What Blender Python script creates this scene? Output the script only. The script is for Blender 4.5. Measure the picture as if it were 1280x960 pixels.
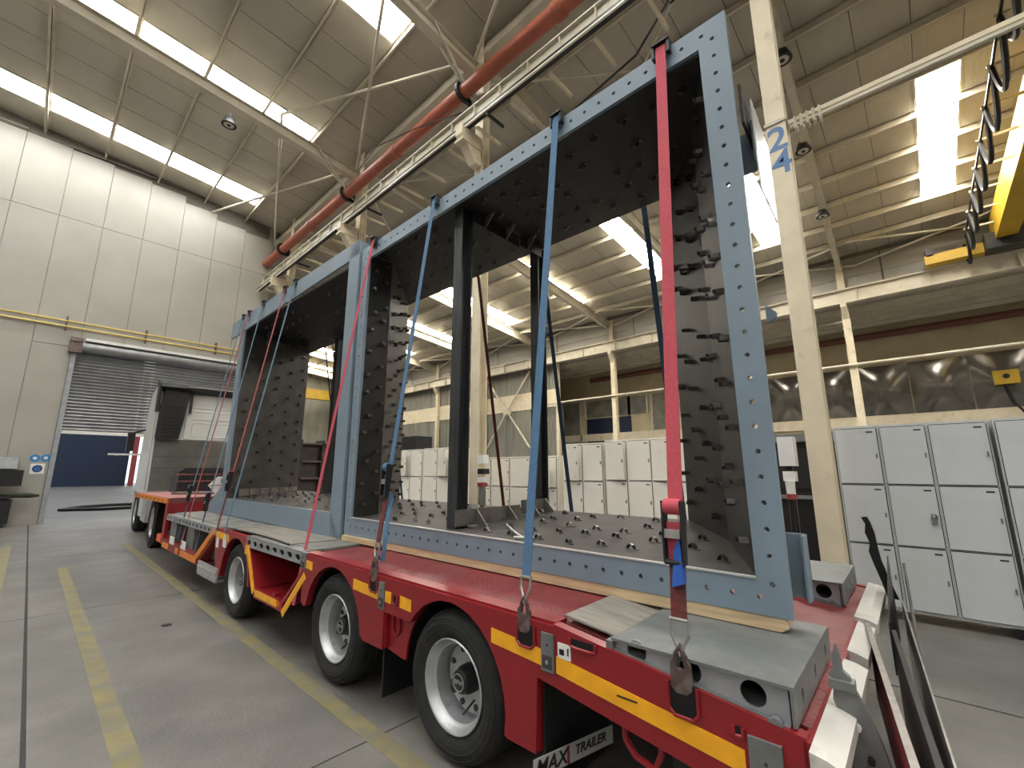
import bpy, math, random
from mathutils import Vector, Matrix
random.seed(7)
R = math.radians
sc = bpy.context.scene
COL = sc.collection
for o in list(bpy.data.objects): bpy.data.objects.remove(o, do_unlink=True)

# ---------------------------------------------------------------- camera (world axes = hall axes; X across, Y along the hall)
cd = bpy.data.cameras.new('camera'); cam = bpy.data.objects.new('camera', cd); COL.objects.link(cam)
cd.sensor_fit = 'HORIZONTAL'; cd.sensor_width = 36; cd.lens = 36 * 550 / 1280
cd.clip_start = .05; cd.clip_end = 400
cam.location = (0, 0, 1.57)
cam.rotation_euler = (R(90 + 11.11), 0, R(-47.1))
sc.camera = cam
# ---------------------------------------------------------------- world, exposure
w = bpy.data.worlds.new('sky'); sc.world = w; w.use_nodes = True
bg = w.node_tree.nodes['Background']; bg.inputs[0].default_value = (.93, .97, 1, 1); bg.inputs[1].default_value = 1.2
vs = sc.view_settings; vs.view_transform = 'Standard'; vs.look = 'None'; vs.gamma = 1; vs.use_curve_mapping = False
vs.exposure = 0.50
SKY_EMIT = 15.0

# ---------------------------------------------------------------- materials
MATS = {}
def mat(name, col, rough=.6, metal=0, noise=.12, scale=6, bump=0, bscale=None, spec=.5, stretch=(1, 1, 1), dirt=None, dscale=2.2, dlo=.5, dhi=.75, obj=False):
    m = bpy.data.materials.new(name); m.use_nodes = True; MATS[name] = m
    nt = m.node_tree; N = nt.nodes; L = nt.links; b = N['Principled BSDF']
    b.inputs['Roughness'].default_value = rough; b.inputs['Metallic'].default_value = metal
    b.inputs['Specular IOR Level'].default_value = spec
    if noise == 0 and not bump:
        b.inputs['Base Color'].default_value = (*col, 1); return m
    tc = N.new('ShaderNodeTexCoord'); mp = N.new('ShaderNodeMapping'); mp.inputs['Scale'].default_value = stretch
    L.new(tc.outputs['Object'], mp.inputs[0])
    nz = N.new('ShaderNodeTexNoise'); nz.inputs['Scale'].default_value = scale; nz.inputs['Detail'].default_value = 5
    L.new(mp.outputs[0], nz.inputs['Vector'])
    rp = N.new('ShaderNodeValToRGB'); rp.color_ramp.elements[0].position = .3; rp.color_ramp.elements[1].position = .7
    lo = [max(0, c * (1 - noise * 1.5)) for c in col]; hi = [min(1, c * (1 + noise)) for c in col]
    rp.color_ramp.elements[0].color = (*lo, 1); rp.color_ramp.elements[1].color = (*hi, 1)
    L.new(nz.outputs['Fac'], rp.inputs[0]); out = rp.outputs[0]
    if dirt:
        n2 = N.new('ShaderNodeTexNoise'); n2.inputs['Scale'].default_value = dscale; n2.inputs['Detail'].default_value = 7; n2.inputs['Roughness'].default_value = .65
        L.new(mp.outputs[0], n2.inputs['Vector'])
        r2 = N.new('ShaderNodeValToRGB'); r2.color_ramp.elements[0].position = dlo; r2.color_ramp.elements[1].position = dhi
        L.new(n2.outputs['Fac'], r2.inputs[0])
        mx = N.new('ShaderNodeMixRGB'); mx.inputs[2].default_value = (*dirt, 1)
        L.new(r2.outputs[0], mx.inputs[0]); L.new(out, mx.inputs[1]); out = mx.outputs[0]
    L.new(out, b.inputs['Base Color'])
    if bump:
        bn = N.new('ShaderNodeBump'); bn.inputs['Strength'].default_value = bump; bn.inputs['Distance'].default_value = .02
        n3 = N.new('ShaderNodeTexNoise'); n3.inputs['Scale'].default_value = bscale or scale * 4; n3.inputs['Detail'].default_value = 4
        L.new(mp.outputs[0], n3.inputs['Vector']); L.new(n3.outputs['Fac'], bn.inputs['Height']); L.new(bn.outputs[0], b.inputs['Normal'])
    return m
def wave_bump(m, axis, scale, strength, dist=.02):
    nt = m.node_tree; N = nt.nodes; L = nt.links; b = N['Principled BSDF']
    tc = N.new('ShaderNodeTexCoord'); wv = N.new('ShaderNodeTexWave'); wv.bands_direction = axis; wv.inputs['Scale'].default_value = scale
    bn = N.new('ShaderNodeBump'); bn.inputs['Strength'].default_value = strength; bn.inputs['Distance'].default_value = dist
    L.new(tc.outputs['Object'], wv.inputs[0]); L.new(wv.outputs['Fac'], bn.inputs['Height']); L.new(bn.outputs[0], b.inputs['Normal'])
    return m
def emit(name, col, s):
    m = bpy.data.materials.new(name); m.use_nodes = True; MATS[name] = m
    b = m.node_tree.nodes['Principled BSDF']; b.inputs['Base Color'].default_value = (*col, 1)
    b.inputs['Emission Color'].default_value = (*col, 1); b.inputs['Emission Strength'].default_value = s
    return m
concrete = mat('concrete', (.172, .163, .152), .42, noise=.18, scale=1.8, bump=.15, bscale=40, dirt=(.10, .095, .089), dscale=.7, dlo=.45, dhi=.75)
joint = mat('joint_filler', (.05, .047, .045), .9)
yline = mat('worn_yellow_paint', (.225, .19, .085), .65, noise=.18, scale=5, dirt=(.165, .153, .125), dscale=4, dlo=.42, dhi=.62)
panelm = wave_bump(mat('cream_wall_panel', (.36, .345, .305), .38, noise=.05, scale=.8), 'X', 22, .25, .006)
jointw = mat('panel_joint_dark', (.16, .15, .13), .8)
roofm = wave_bump(mat('roof_sheet_cream', (.50, .465, .39), .5, noise=.07, scale=.6), 'Y', 9, .35, .012)
roofdk = mat('roof_joint', (.14, .13, .11), .8)
steelc = mat('cream_paint_steel', (.62, .57, .46), .5, noise=.07, scale=2, dirt=(.36, .32, .25), dscale=1.4, dlo=.55, dhi=.8)
colm = mat('cream_paint_column', (.72, .635, .47), .5, noise=.06, scale=3, dirt=(.42, .36, .26), dscale=2.5, dlo=.58, dhi=.8)
skym = emit('skylight_sheet', (1, 1, .97), SKY_EMIT)
skyw = emit('skylight_sheet_sunny', (1, .96, .88), SKY_EMIT * 2.0)      # the slope that faces the sun
pipem = mat('red_primer_pipe', (.36, .095, .055), .45, noise=.1, scale=3, dirt=(.2, .06, .04), dscale=5, dlo=.6, dhi=.8)
black = mat('black_plastic', (.012, .012, .013), .45, noise=.1)
rubber = mat('tyre_rubber', (.016, .016, .017), .75, noise=.2, scale=20, dirt=(.04, .037, .034), dscale=9, dlo=.5, dhi=.8)
silver = mat('wheel_silver', (.50, .51, .53), .38, .6, noise=.1, scale=8, dirt=(.22, .21, .2), dscale=9, dlo=.58, dhi=.8)
redp = mat('trailer_red', (.265, .012, .018), .33, noise=.08, scale=4, dirt=(.2, .02, .02), dscale=5, dlo=.58, dhi=.85)
reddk = mat('trailer_red_chassis', (.20, .012, .016), .5, noise=.15, scale=4)
def deckmat():
    m = mat('red_tread_deck', (.22, .030, .034), .45, noise=.15, scale=7, dirt=(.20, .075, .075), dscale=3.5, dlo=.45, dhi=.8)
    N = m.node_tree.nodes; L = m.node_tree.links; b = N['Principled BSDF']
    tc = N.new('ShaderNodeTexCoord'); mp = N.new('ShaderNodeMapping'); mp.inputs['Rotation'].default_value = (0, 0, R(45)); L.new(tc.outputs['Object'], mp.inputs[0])
    ck = N.new('ShaderNodeTexVoronoi'); ck.inputs['Scale'].default_value = 32; ck.inputs['Randomness'].default_value = 0; L.new(mp.outputs[0], ck.inputs['Vector'])
    bn = N.new('ShaderNodeBump'); bn.inputs['Strength'].default_value = .5; bn.inputs['Distance'].default_value = .01; bn.invert = True
    L.new(ck.outputs['Distance'], bn.inputs['Height']); L.new(bn.outputs[0], b.inputs['Normal']); return m
redk = deckmat()
tapey = mat('reflective_yellow', (.98, .44, .015), .4, noise=.1, scale=12)
tapeo = mat('reflective_orange', (.75, .23, .02), .4, noise=.1, scale=12)
galv = mat('galvanised_steel', (.215, .228, .23), .5, .35, noise=.18, scale=7, dirt=(.17, .175, .17), dscale=4, dlo=.45, dhi=.7)
galvl = mat('galvanised_steel_light', (.33, .345, .37), .45, .3, noise=.12, scale=6)
wood = mat('pine_board', (.66, .50, .31), .6, noise=.14, scale=9, stretch=(6, .5, 6), dirt=(.36, .2, .1), dscale=1.6, dlo=.66, dhi=.74)
woodg = mat('weathered_plank', (.30, .275, .24), .8, noise=.2, scale=6, stretch=(8, .6, 8), dirt=(.15, .135, .12), dscale=3, dlo=.5, dhi=.75)
platew = mat('worn_grey_deck', (.24, .235, .22), .7, noise=.2, scale=5, dirt=(.13, .125, .115), dscale=3, dlo=.45, dhi=.75)
bluep = mat('blue_grey_paint', (.215, .285, .352), .42, noise=.05, scale=3, dirt=(.18, .25, .32), dscale=2.5, dlo=.55, dhi=.8)
duct = mat('dark_steel_lining', (.022, .021, .020), .55, .05, spec=.35, noise=.2, scale=5, dirt=(.036, .032, .028), dscale=3, dlo=.5, dhi=.8)  # duct lining with the shade of ceiling and side walls put into the colour
ductf = mat('lit_steel_lining', (.060, .055, .050), .6, .1, noise=.18, scale=5, dirt=(.09, .08, .07), dscale=3, dlo=.45, dhi=.8)  # same lining made lighter where light falls: floor and lit wall facets
clipm = mat('mill_steel_clip', (.12, .113, .105), .35, .75, noise=.2, scale=30)
postm = mat('mill_scale_post', (.065, .069, .074), .42, .45, noise=.25, scale=5, stretch=(4, 4, .5), dirt=(.11, .08, .055), dscale=4, dlo=.6, dhi=.85)
gusm = mat('bare_steel_plate', (.22, .205, .185), .45, .5, noise=.2, scale=8)
strapr = mat('red_webbing', (.52, .075, .105), .8, noise=.08, scale=60)
strapd = mat('dirty_red_webbing', (.16, .035, .035), .85, noise=.2, scale=40, dirt=(.06, .035, .032), dscale=9, dlo=.45, dhi=.7)
strapb = mat('blue_webbing', (.075, .165, .29), .8, noise=.1, scale=60)
strapfb = mat('faded_blue_webbing', (.12, .19, .26), .85, noise=.1, scale=60)
strapfr = mat('faded_red_webbing', (.36, .085, .09), .85, noise=.1, scale=60)
strapn = mat('navy_webbing', (.035, .07, .12), .85, noise=.1, scale=60)
royal = mat('royal_blue_webbing', (.02, .10, .42), .8, noise=.1, scale=40)
steel = mat('bright_steel', (.45, .44, .42), .35, .8, noise=.15, scale=20)
rustst = mat('rusty_hook', (.14, .095, .085), .6, .4, noise=.25, scale=18, dirt=(.22, .19, .17), dscale=12, dlo=.5, dhi=.7)
lockm = mat('locker_grey', (.56, .585, .60), .45, noise=.03, scale=3)
lockw = mat('locker_white', (.90, .86, .77), .45, noise=.03, scale=3)
whitep = mat('white_paint', (.70, .70, .68), .4, noise=.04, scale=3)
cabw = mat('cab_white', (.60, .60, .57), .3, noise=.04, scale=2)
cabg = mat('cab_grey_gloss', (.17, .165, .15), .18, .3, noise=.15, scale=2)
shut = mat('shutter_steel', (.26, .26, .26), .42, .55, noise=.1, scale=4)
navy = mat('navy_door', (.010, .020, .048), .6, noise=.1)
yellowp = mat('yellow_crane_paint', (.60, .38, .025), .5, noise=.1, scale=2, dirt=(.4, .27, .05), dscale=2, dlo=.55, dhi=.8)
yellowb = mat('yellow_pipe_paint', (.62, .46, .12), .5, noise=.08)
brown = mat('ochre_fascia', (.52, .44, .28), .6, noise=.1, scale=1.2)
corr = wave_bump(mat('corrugated_grey_green', (.28, .275, .23), .45, noise=.15, scale=1.5, stretch=(1, 2, .3)), 'Y', 2.2, .9, .06)
shiny = mat('glossy_film_panel', (.20, .19, .175), .14, .75, noise=.15, scale=1.5, bump=.25, bscale=.7)
glassg = mat('dusty_window', (.26, .25, .21), .25, .1, noise=.25, scale=1.2)
signw = mat('sticker_white', (.78, .78, .76), .5, noise=0)
signb = mat('sign_blue', (.03, .22, .52), .5, noise=0)
signn = mat('sign_navy', (.03, .05, .16), .5, noise=0)
digit = mat('stencil_blue', (.11, .22, .42), .6, noise=.05)
redw = mat('stripe_red', (.30, .045, .05), .5, noise=.1)
orangel = mat('orange_lens', (.8, .11, .02), .3, noise=0)
tarpw = mat('dirty_white_plastic', (.60, .585, .54), .5, noise=.08, scale=5, bump=.5, bscale=6, dirt=(.4, .38, .34), dscale=4, dlo=.55, dhi=.75)
foil = mat('clear_film', (.7, .7, .68), .2, noise=.1)

# ---------------------------------------------------------------- mesh helper
class MB:
    def __init__(s): s.v = []; s.f = []
    def add(s, vs, fs):
        n = len(s.v); s.v += [tuple(p) for p in vs]; s.f += [tuple(i + n for i in f) for f in fs]; return s
    def box(s, x0, x1, y0, y1, z0, z1):
        v = [(x, y, z) for z in (z0, z1) for y in (y0, y1) for x in (x0, x1)]
        return s.add(v, [(0, 2, 3, 1), (4, 5, 7, 6), (0, 1, 5, 4), (2, 6, 7, 3), (0, 4, 6, 2), (1, 3, 7, 5)])
    def prism(s, poly, ax, a, b):
        def mk(p, t): return (t, p[0], p[1]) if ax == 0 else (p[0], t, p[1]) if ax == 1 else (p[0], p[1], t)
        n = len(poly)
        s.add([mk(p, a) for p in poly] + [mk(p, b) for p in poly],
              [tuple(range(n))[::-1], tuple(range(n, 2 * n))] + [(i, (i + 1) % n, n + (i + 1) % n, n + i) for i in range(n)])
        return s
    def hexa(s, b, t):       # two quads (4 points each)
        return s.add(list(b) + list(t), [(3, 2, 1, 0), (4, 5, 6, 7)] + [(i, (i + 1) % 4, 4 + (i + 1) % 4, 4 + i) for i in range(4)])
    def bar(s, p, q, w, h, up=(0, 0, 1)):
        p = Vector(p); q = Vector(q); d = (q - p).normalized(); u = Vector(up)
        a = d.cross(u)
        if a.length < 1e-4: a = d.cross(Vector((1, 0, 0)))
        a.normalize(); c = a.cross(d).normalized(); a = a * w / 2; c = c * h / 2
        return s.hexa([p - a - c, p + a - c, p + a + c, p - a + c], [q - a - c, q + a - c, q + a + c, q - a + c])
    def tube(s, pts, r, n=8, caps=True):
        pts = [Vector(p) for p in pts]; k = len(pts); rings = []; base = len(s.v); up = None
        for i, p in enumerate(pts):
            d = (pts[min(i + 1, k - 1)] - pts[max(i - 1, 0)]).normalized()
            if up is None:
                up = Vector((0, 0, 1)) if abs(d.z) < .9 else Vector((1, 0, 0))
            a = d.cross(up).normalized(); c = a.cross(d).normalized(); up = c
            rr = r[i] if isinstance(r, (list, tuple)) else r
            rings.append([p + a * rr * math.cos(2 * math.pi * j / n) + c * rr * math.sin(2 * math.pi * j / n) for j in range(n)])
        vs = [q for g in rings for q in g]; fs = []
        for i in range(k - 1):
            for j in range(n): fs.append((i * n + j, i * n + (j + 1) % n, (i + 1) * n + (j + 1) % n, (i + 1) * n + j))
        if caps: fs += [tuple(range(n))[::-1], tuple(range((k - 1) * n, k * n))]
        return s.add(vs, fs)
    def lathe(s, prof, c, ax=0, n=32, closed=False, caps=True):   # prof: (radius, offset along axis)
        vs = []; fs = []; k = len(prof)
        for r, h in prof:
            for j in range(n):
                a = 2 * math.pi * j / n; p = [r * math.cos(a), r * math.sin(a)]
                q = (h, p[0], p[1]) if ax == 0 else (p[0], h, p[1]) if ax == 1 else (p[0], p[1], h)
                vs.append((q[0] + c[0], q[1] + c[1], q[2] + c[2]))
        for i in range(k if closed else k - 1):
            i2 = (i + 1) % k
            for j in range(n): fs.append((i * n + j, i * n + (j + 1) % n, i2 * n + (j + 1) % n, i2 * n + j))
        if not closed and caps:
            if prof[0][0] > 1e-5: fs.append(tuple(range(n))[::-1])
            if prof[-1][0] > 1e-5: fs.append(tuple(range((k - 1) * n, k * n)))
        return s.add(vs, fs)
    def ribbon(s, pts, wv, t=.004):
        pts = [Vector(p) for p in pts]; wv = Vector(wv) / 2; vs = []; fs = []; k = len(pts)
        for i, p in enumerate(pts):
            d = (pts[min(i + 1, k - 1)] - pts[max(i - 1, 0)]).normalized(); nn = d.cross(wv).normalized() * t / 2
            vs += [p - wv - nn, p + wv - nn, p + wv + nn, p - wv + nn]
        for i in range(k - 1):
            for j in range(4): fs.append((i * 4 + j, i * 4 + (j + 1) % 4, i * 4 + 4 + (j + 1) % 4, i * 4 + 4 + j))
        fs += [(3, 2, 1, 0), tuple(range(4 * k - 4, 4 * k))]
        return s.add(vs, fs)
    def ibeam(s, p, q, b, h, tf=.018, tw=.012, up=(0, 0, 1)):
        p = Vector(p); q = Vector(q); d = (q - p).normalized(); u = Vector(up); a = d.cross(u).normalized(); c = a.cross(d).normalized()
        for sg in (1, -1): s.bar(p + c * sg * (h - tf) / 2, q + c * sg * (h - tf) / 2, b, tf, up)
        return s.bar(p, q, tw, h - 2 * tf, up)
    def holed(s, c4, n, r, ax, t, slot=1.0, m=8):
        """strip between corners c4 (A,B along, C,D back; 2-D in the plane) cut into n cells with an 8-gon hole each; ax plane normal at t=(t0,t1)"""
        A, B, C_, D = [Vector(p).to_2d() if len(p) == 3 else Vector(p) for p in c4]
        def mk(p, tt): return (tt, p[0], p[1]) if ax == 0 else (p[0], tt, p[1]) if ax == 1 else (p[0], p[1], tt)
        for i in range(n):
            a = A.lerp(B, i / n); b = A.lerp(B, (i + 1) / n); c = D.lerp(C_, (i + 1) / n); d = D.lerp(C_, i / n)
            mm_ = (a + b + c + d) / 4; cs = [a, b, c, d]; e1 = (B - A).normalized(); e2 = Vector((-e1.y, e1.x))
            if (d - a).dot(e2) < 0: e2 = -e2
            oc = []
            for k in range(m):
                an = R(225 + 360 / m * k); oc.append(mm_ + e1 * r * slot * math.cos(an) + e2 * r * math.sin(an))
            pts = cs + oc; np_ = 4 + m; base = [mk(p, t[0]) for p in pts] + [mk(p, t[1]) for p in pts]; fs = []
            for q in range(4):
                f = (q, (q + 1) % 4) + tuple(4 + (m // 4 * q + i_) % m for i_ in range(m // 4, -1, -1)); fs.append(f); fs.append(tuple(x + np_ for x in f[::-1]))
            for k in range(m): fs.append((4 + k, 4 + (k + 1) % m, np_ + 4 + (k + 1) % m, np_ + 4 + k))
            fs += [(0, 1, np_ + 1, np_), (2, 3, np_ + 3, np_ + 2)]
            if i == 0: fs.append((3, 0, np_, np_ + 3))
            if i == n - 1: fs.append((1, 2, np_ + 2, np_ + 1))
            s.add(base, fs)
        return s
    def mesh(s, name, m, smooth=False, org=None):
        me = bpy.data.meshes.new(name)
        vv = s.v if org is None else [(p[0] - org[0], p[1] - org[1], p[2] - org[2]) for p in s.v]
        me.from_pydata(vv, [], s.f); me.validate(); me.update()
        import bmesh
        bm = bmesh.new(); bm.from_mesh(me); bmesh.ops.recalc_face_normals(bm, faces=bm.faces); bm.to_mesh(me); bm.free()
        me.materials.append(m)
        if smooth:
            me.polygons.foreach_set('use_smooth', [True] * len(me.polygons))
            try: me.set_sharp_from_angle(angle=R(40))
            except Exception: pass
        return me
    def build(s, name, m, parent=None, org=None, smooth=False):
        o = bpy.data.objects.new(name, s.mesh(name, m, smooth, org)); COL.objects.link(o)
        if parent is not None: o.parent = parent
        return o
TA = R(1.0)                      # the lorry stands one degree askew in the hall
def TR(p): return (p[0] * math.cos(TA) - p[1] * math.sin(TA), p[0] * math.sin(TA) + p[1] * math.cos(TA), p[2])
def tag(o, label, cat, group=None):
    o['label'] = label; o['category'] = cat
    if group: o['group'] = group
    return o
def empty(name, loc, label=None, cat=None, group=None, lorry=False):
    o = bpy.data.objects.new(name, None); COL.objects.link(o); o.empty_display_size = .2
    o.location = TR(loc) if lorry else loc
    if lorry: o.rotation_euler.z = TA
    if label: tag(o, label, cat, group)
    return o
def solo(mb, name, m, loc, label, cat, group=None, lorry=False, smooth=False):
    o = mb.build(name, m, None, loc, smooth); o.location = TR(loc) if lorry else loc
    if lorry: o.rotation_euler.z = TA
    return tag(o, label, cat, group)
def struct(mb, name, m, parent=None, smooth=False):
    o = mb.build(name, m, parent, None, smooth)
    if parent is None: o['kind'] = 'structure'
    return o
def inst(me, name, parent, loc, rot=None):
    o = bpy.data.objects.new(name, me); COL.objects.link(o); o.parent = parent; o.location = loc
    if rot is not None: o.rotation_euler = rot
    return o
def text_mesh(txt, size, ext=.002, italic=0, name='lettering'):
    cu = bpy.data.curves.new(name, 'FONT'); cu.body = txt; cu.size = size; cu.extrude = ext; cu.align_x = 'CENTER'; cu.align_y = 'CENTER'; cu.shear = italic; cu.offset = size * .012; cu.resolution_u = 4
    o = bpy.data.objects.new(name, cu); COL.objects.link(o)
    dg = bpy.context.evaluated_depsgraph_get(); me = bpy.data.meshes.new_from_object(o.evaluated_get(dg))
    bpy.data.objects.remove(o, do_unlink=True); me.name = name; return me
def lettering(txt, size, m, parent, loc, rot, italic=0, ext=.002, name='lettering'):
    me = text_mesh(txt, size, ext, italic, name); me.materials.clear(); me.materials.append(m)
    return inst(me, name, parent, loc, rot)

# ================================================================= THE HALL
Z6, SL, X0 = 11.9, .085, 6.3
def zr(x): return Z6 - SL * (x - X0) if x > RIDGE else Z6 - SL * (2 * RIDGE - x - X0)
RIDGE = -9.0; XL = -24.0; XN = 6.0; XF = 22.2; XW = 26.5; YB = -16.0; YE = 19.6; YD = 44.0
# floor: base under separate slabs
fl = struct(MB().box(XL, XW + .3, YB, 75, -.25, -.012), 'floor', joint)
gx = [XL, -18, -12, -6, .2, 4.6, 9, 13.4, 17.8, 22.2, XW + .3]; gy = [YB, -11.5, -7, -2.5, 2.64, 7.35, 12.1, 16.95, 21.6, 27, 33, 39, 45, 55, 75]
for i in range(len(gx) - 1):
    for j in range(len(gy) - 1):
        g = .012
        struct(MB().box(gx[i] + g, gx[i + 1] - g, gy[j] + g / 2, gy[j + 1] - g / 2, -.2, 0), 'slab', concrete, fl)
def stripe(x0, x1, y0, y1, label):
    solo(MB().box(x0, x1, y0, y1, 0, .002), 'floor_stripe', yline, ((x0 + x1) / 2, (y0 + y1) / 2, 0), label, 'floor marking', 'yellow floor lines')
stripe(.53, .65, -6, 10.7, 'worn yellow floor line in the open lane left of the trailer')
stripe(1.58, 1.70, -6, 13.0, 'yellow floor line running along beside the trailer wheels')
stripe(-.16, -.03, 9.0, 14.4, 'faded yellow floor line at the left edge, short and pale')
solo(MB().lathe([(.045, 0), (.045, .006), (0, .008)], (1.19, 5.98, 0), 2, 14), 'drain_cover', black, (1.19, 5.98, 0), 'small round black drain cover set in the concrete lane', 'drain cover')

# end wall with the roller door (X from the far left to the column row)
DX0, DX1, DZ = .5, 5.7, 5.45
we = MB(); we.box(XL, DX0, YE + .02, YE + .22, 0, 11.6); we.box(DX0, 5.86, YE + .02, YE + .22, DZ, 11.6)
wtop = MB(); wtop.prism([(XL, 11.5), (5.86, 11.5), (5.86, zr(5.86) + .12), (RIDGE, zr(RIDGE) + .12), (XL, zr(XL) + .12)], 1, YE + .05, YE + .22)
we.add(wtop.v, wtop.f)
wall_end = struct(we, 'wall_end', jointw)
xs = [-1.56 + 1.05 * k for k in range(-8, 8)]
for k, x in enumerate(xs[:-1]):
    x1 = min(xs[k + 1], 5.86)
    tops = zr((x + x1) / 2) - .32
    if x > 2.0: tops -= .18
    if x > 3.3: tops -= .16
    zb = 0 if x1 < DX0 + .6 else DZ
    if x < DX0 < x1:
        struct(MB().box(x + .006, DX0 - .13, YE - .03, YE + .02, .0, DZ), 'panel', panelm, wall_end); zb = DZ + .01
    cuts = [zb, 9.7, tops] if zb > 0 else [0, 9.7, tops]
    for a, b in zip(cuts[:-1], cuts[1:]):
        struct(MB().box(x + .006, x1 - .006, YE - .03, YE + .02, a + .006, b - .006), 'panel', panelm, wall_end)
struct(MB().box(XL, 5.86, YE - .06, YE + .03, zr(0) - .28, zr(0) - .2), 'eave_angle', roofdk, wall_end)
# roller door
d1 = struct(MB().box(DX0 - .12, DX0, YE - .08, YE + .25, 0, DZ + .1), 'door_1', galvl)
struct(MB().box(DX1, DX1 + .12, YE - .08, YE + .25, 0, DZ + .1), 'guide_rail', galvl, d1)
for k in range(34):
    z = 2.80 + k * .105
    if z > DZ + .2: break
    s = MB(); s.prism([(YE + .06, z), (YE + .035, z + .02), (YE + .015, z + .05), (YE + .035, z + .08), (YE + .06, z + .10)], 0, DX0, DX1)
    struct(s, 'slat', shut, d1)
struct(MB().box(DX0, DX1, YE, YE + .08, 2.70, 2.80), 'bottom_bar', whitep, d1)
struct(MB().lathe([(.17, DX0 + .1), (.17, DX1)], (0, YE - .14, 5.47), 0, 20), 'roll', shut, d1, True)
struct(MB().box(DX0 + .15, DX1, YE - .3, YE - .02, 5.66, 5.75), 'hood', whitep, d1)
mo = struct(MB().box(DX0 - .2, DX0 + .1, YE - .3, YE - .03, 5.25, 5.72).lathe([(.12, 0), (.12, .25), (.05, .3)], (DX0 - .2, YE - .2, 5.62), 0, 12), 'drive_motor', rustst, d1)
# twin yellow gas pipes above the door
gp = empty('yellow_pipes', (0, YE - .1, 6.2), 'pair of thin yellow pipes running above the roller door', 'pipe')
for dz in (6.25, 6.07):
    MB().tube([(-14, YE - .1, dz), (5.86, YE - .1, dz)], .028, 8).build('pipe_run', yellowb, gp, (0, YE - .1, 6.2), True)
for x in (.12, 2.1, 4.2): MB().box(x, x + .05, YE - .12, YE - .03, 5.95, 6.4).build('pipe_bracket', rustst, gp, (0, YE - .1, 6.2))
# round safety signs
for (x, z, m2, lb) in ((.06, 1.93, signb, 'round light blue safety sign nearest the wall monitor'), (.285, 1.94, signb, 'round light blue glove safety sign beside the door jamb')):
    g = empty('safety_sign', (x, YE - .03, z), lb, 'sign', 'round safety signs by the door')
    MB().lathe([(.11, 0), (.11, -.006)], (0, 0, 0), 1, 24).build('disc', m2, g)
    MB().lathe([(.0, -.010), (.05, -.010), (.05, -.004)], (0, 0, 0), 1, 5).build('pictogram', signw, g)
g = empty('safety_sign', (.15, YE - .03, 1.62), 'round dark navy safety sign on a white square sheet', 'sign', 'round safety signs by the door')
MB().box(-.15, .15, -.004, 0, -.15, .15).build('backing_sheet', signw, g)
MB().lathe([(.11, -.003), (.11, -.009)], (0, 0, 0), 1, 24).build('disc', signn, g)
MB().lathe([(.03, -.012), (.055, -.012), (.055, -.006), (.03, -.006)], (0, 0, 0), 1, 8, True).build('pictogram', signb, g)
# wall workstation at the left edge
g = empty('wall_cabinet', (-1.0, YE - .05, 1.5), 'grey sloped hood with a black monitor screen on the end wall', 'computer station')
MB().prism([(YE - .05, 1.62), (YE - .05, 1.95), (YE - .5, 1.62)], 0, -2.2, -.25).build('hood', galv, g, (-1.0, YE - .05, 1.5))
MB().box(-1.9, -.1, YE - .5, YE - .4, 1.13, 1.58).build('screen', black, g, (-1.0, YE - .05, 1.5))
MB().box(-1.5, -.5, YE - .45, YE - .05, 1.2, 1.5).build('mount', galv, g, (-1.0, YE - .05, 1.5))
g = empty('wall_shelf', (-.9, YE - .3, .75), 'black shelf carrying a dark pouch under the wall monitor', 'shelf')
MB().box(-2.2, -.25, YE - .6, YE - .03, .80, .86).build('board', black, g, (-.9, YE - .3, .75))
MB().tube([(-.5, YE - .45, .91), (-.2, YE - .45, .88), (.12, YE - .45, .86), (.3, YE - .45, .85)], [.04, .08, .07, .03], 10).build('pouch', mat('olive_bag', (.03, .035, .02), .8), g, (-.9, YE - .3, .75), True)
solo(MB().box(-2.1, -.3, YE - .55, YE - .05, 0, .10).box(-1.9, -.22, YE - .55, YE - .08, .10, .74), 'storage_bin', black, (-1.2, YE - .3, 0), 'black storage bin on the floor below the wall shelf', 'bin')
# yard beyond the door
solo(MB().box(-6, 7.0, 62, 62.4, 0, 14), 'factory_door', navy, (1.5, 62, 0), 'tall dark blue door of the building across the yard', 'door')
solo(MB().box(7.15, 7.55, 61, 61.6, 0, 12), 'gate_post', redw, (7.35, 61.3, 0), 'red brown gate post beside the dark blue yard door', 'post')
solo(MB().box(7.7, 22, 58, 60, 0, 9).box(7.9, 8.6, 57.4, 58, 0, 3).box(9.0, 9.6, 57.2, 58, 0, 4.4), 'outbuilding', whitep, (14, 59, 0), 'pale outbuilding across the yard right of the blue door', 'building')
solo(MB().tube([(1.0, 25, .06), (1.7, 26.5, .06), (2.6, 27, .06), (3.8, 27, .06), (4.6, 26, .06), (3.4, 24.6, .06), (2.2, 24.4, .06), (1.0, 25, .06)], .06, 8), 'hose', black, (2, 25.5, 0), 'black hose lying in a loop on the yard beyond the door', 'hose', smooth=True)

# side, rear and partition walls
struct(MB().box(XL - .3, XL, YB, YE + .2, 0, 12), 'wall_left', panelm)
struct(MB().box(XL, XW + .3, YB - .3, YB, 0, 13.6), 'wall_rear', panelm)
struct(MB().box(5.66, 5.86, YE, YD, 5, 11.9), 'wall_partition', panelm)
struct(MB().box(5.86, XW + .3, YD, YD + .3, 0, 13), 'wall_far_end', corr)

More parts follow.
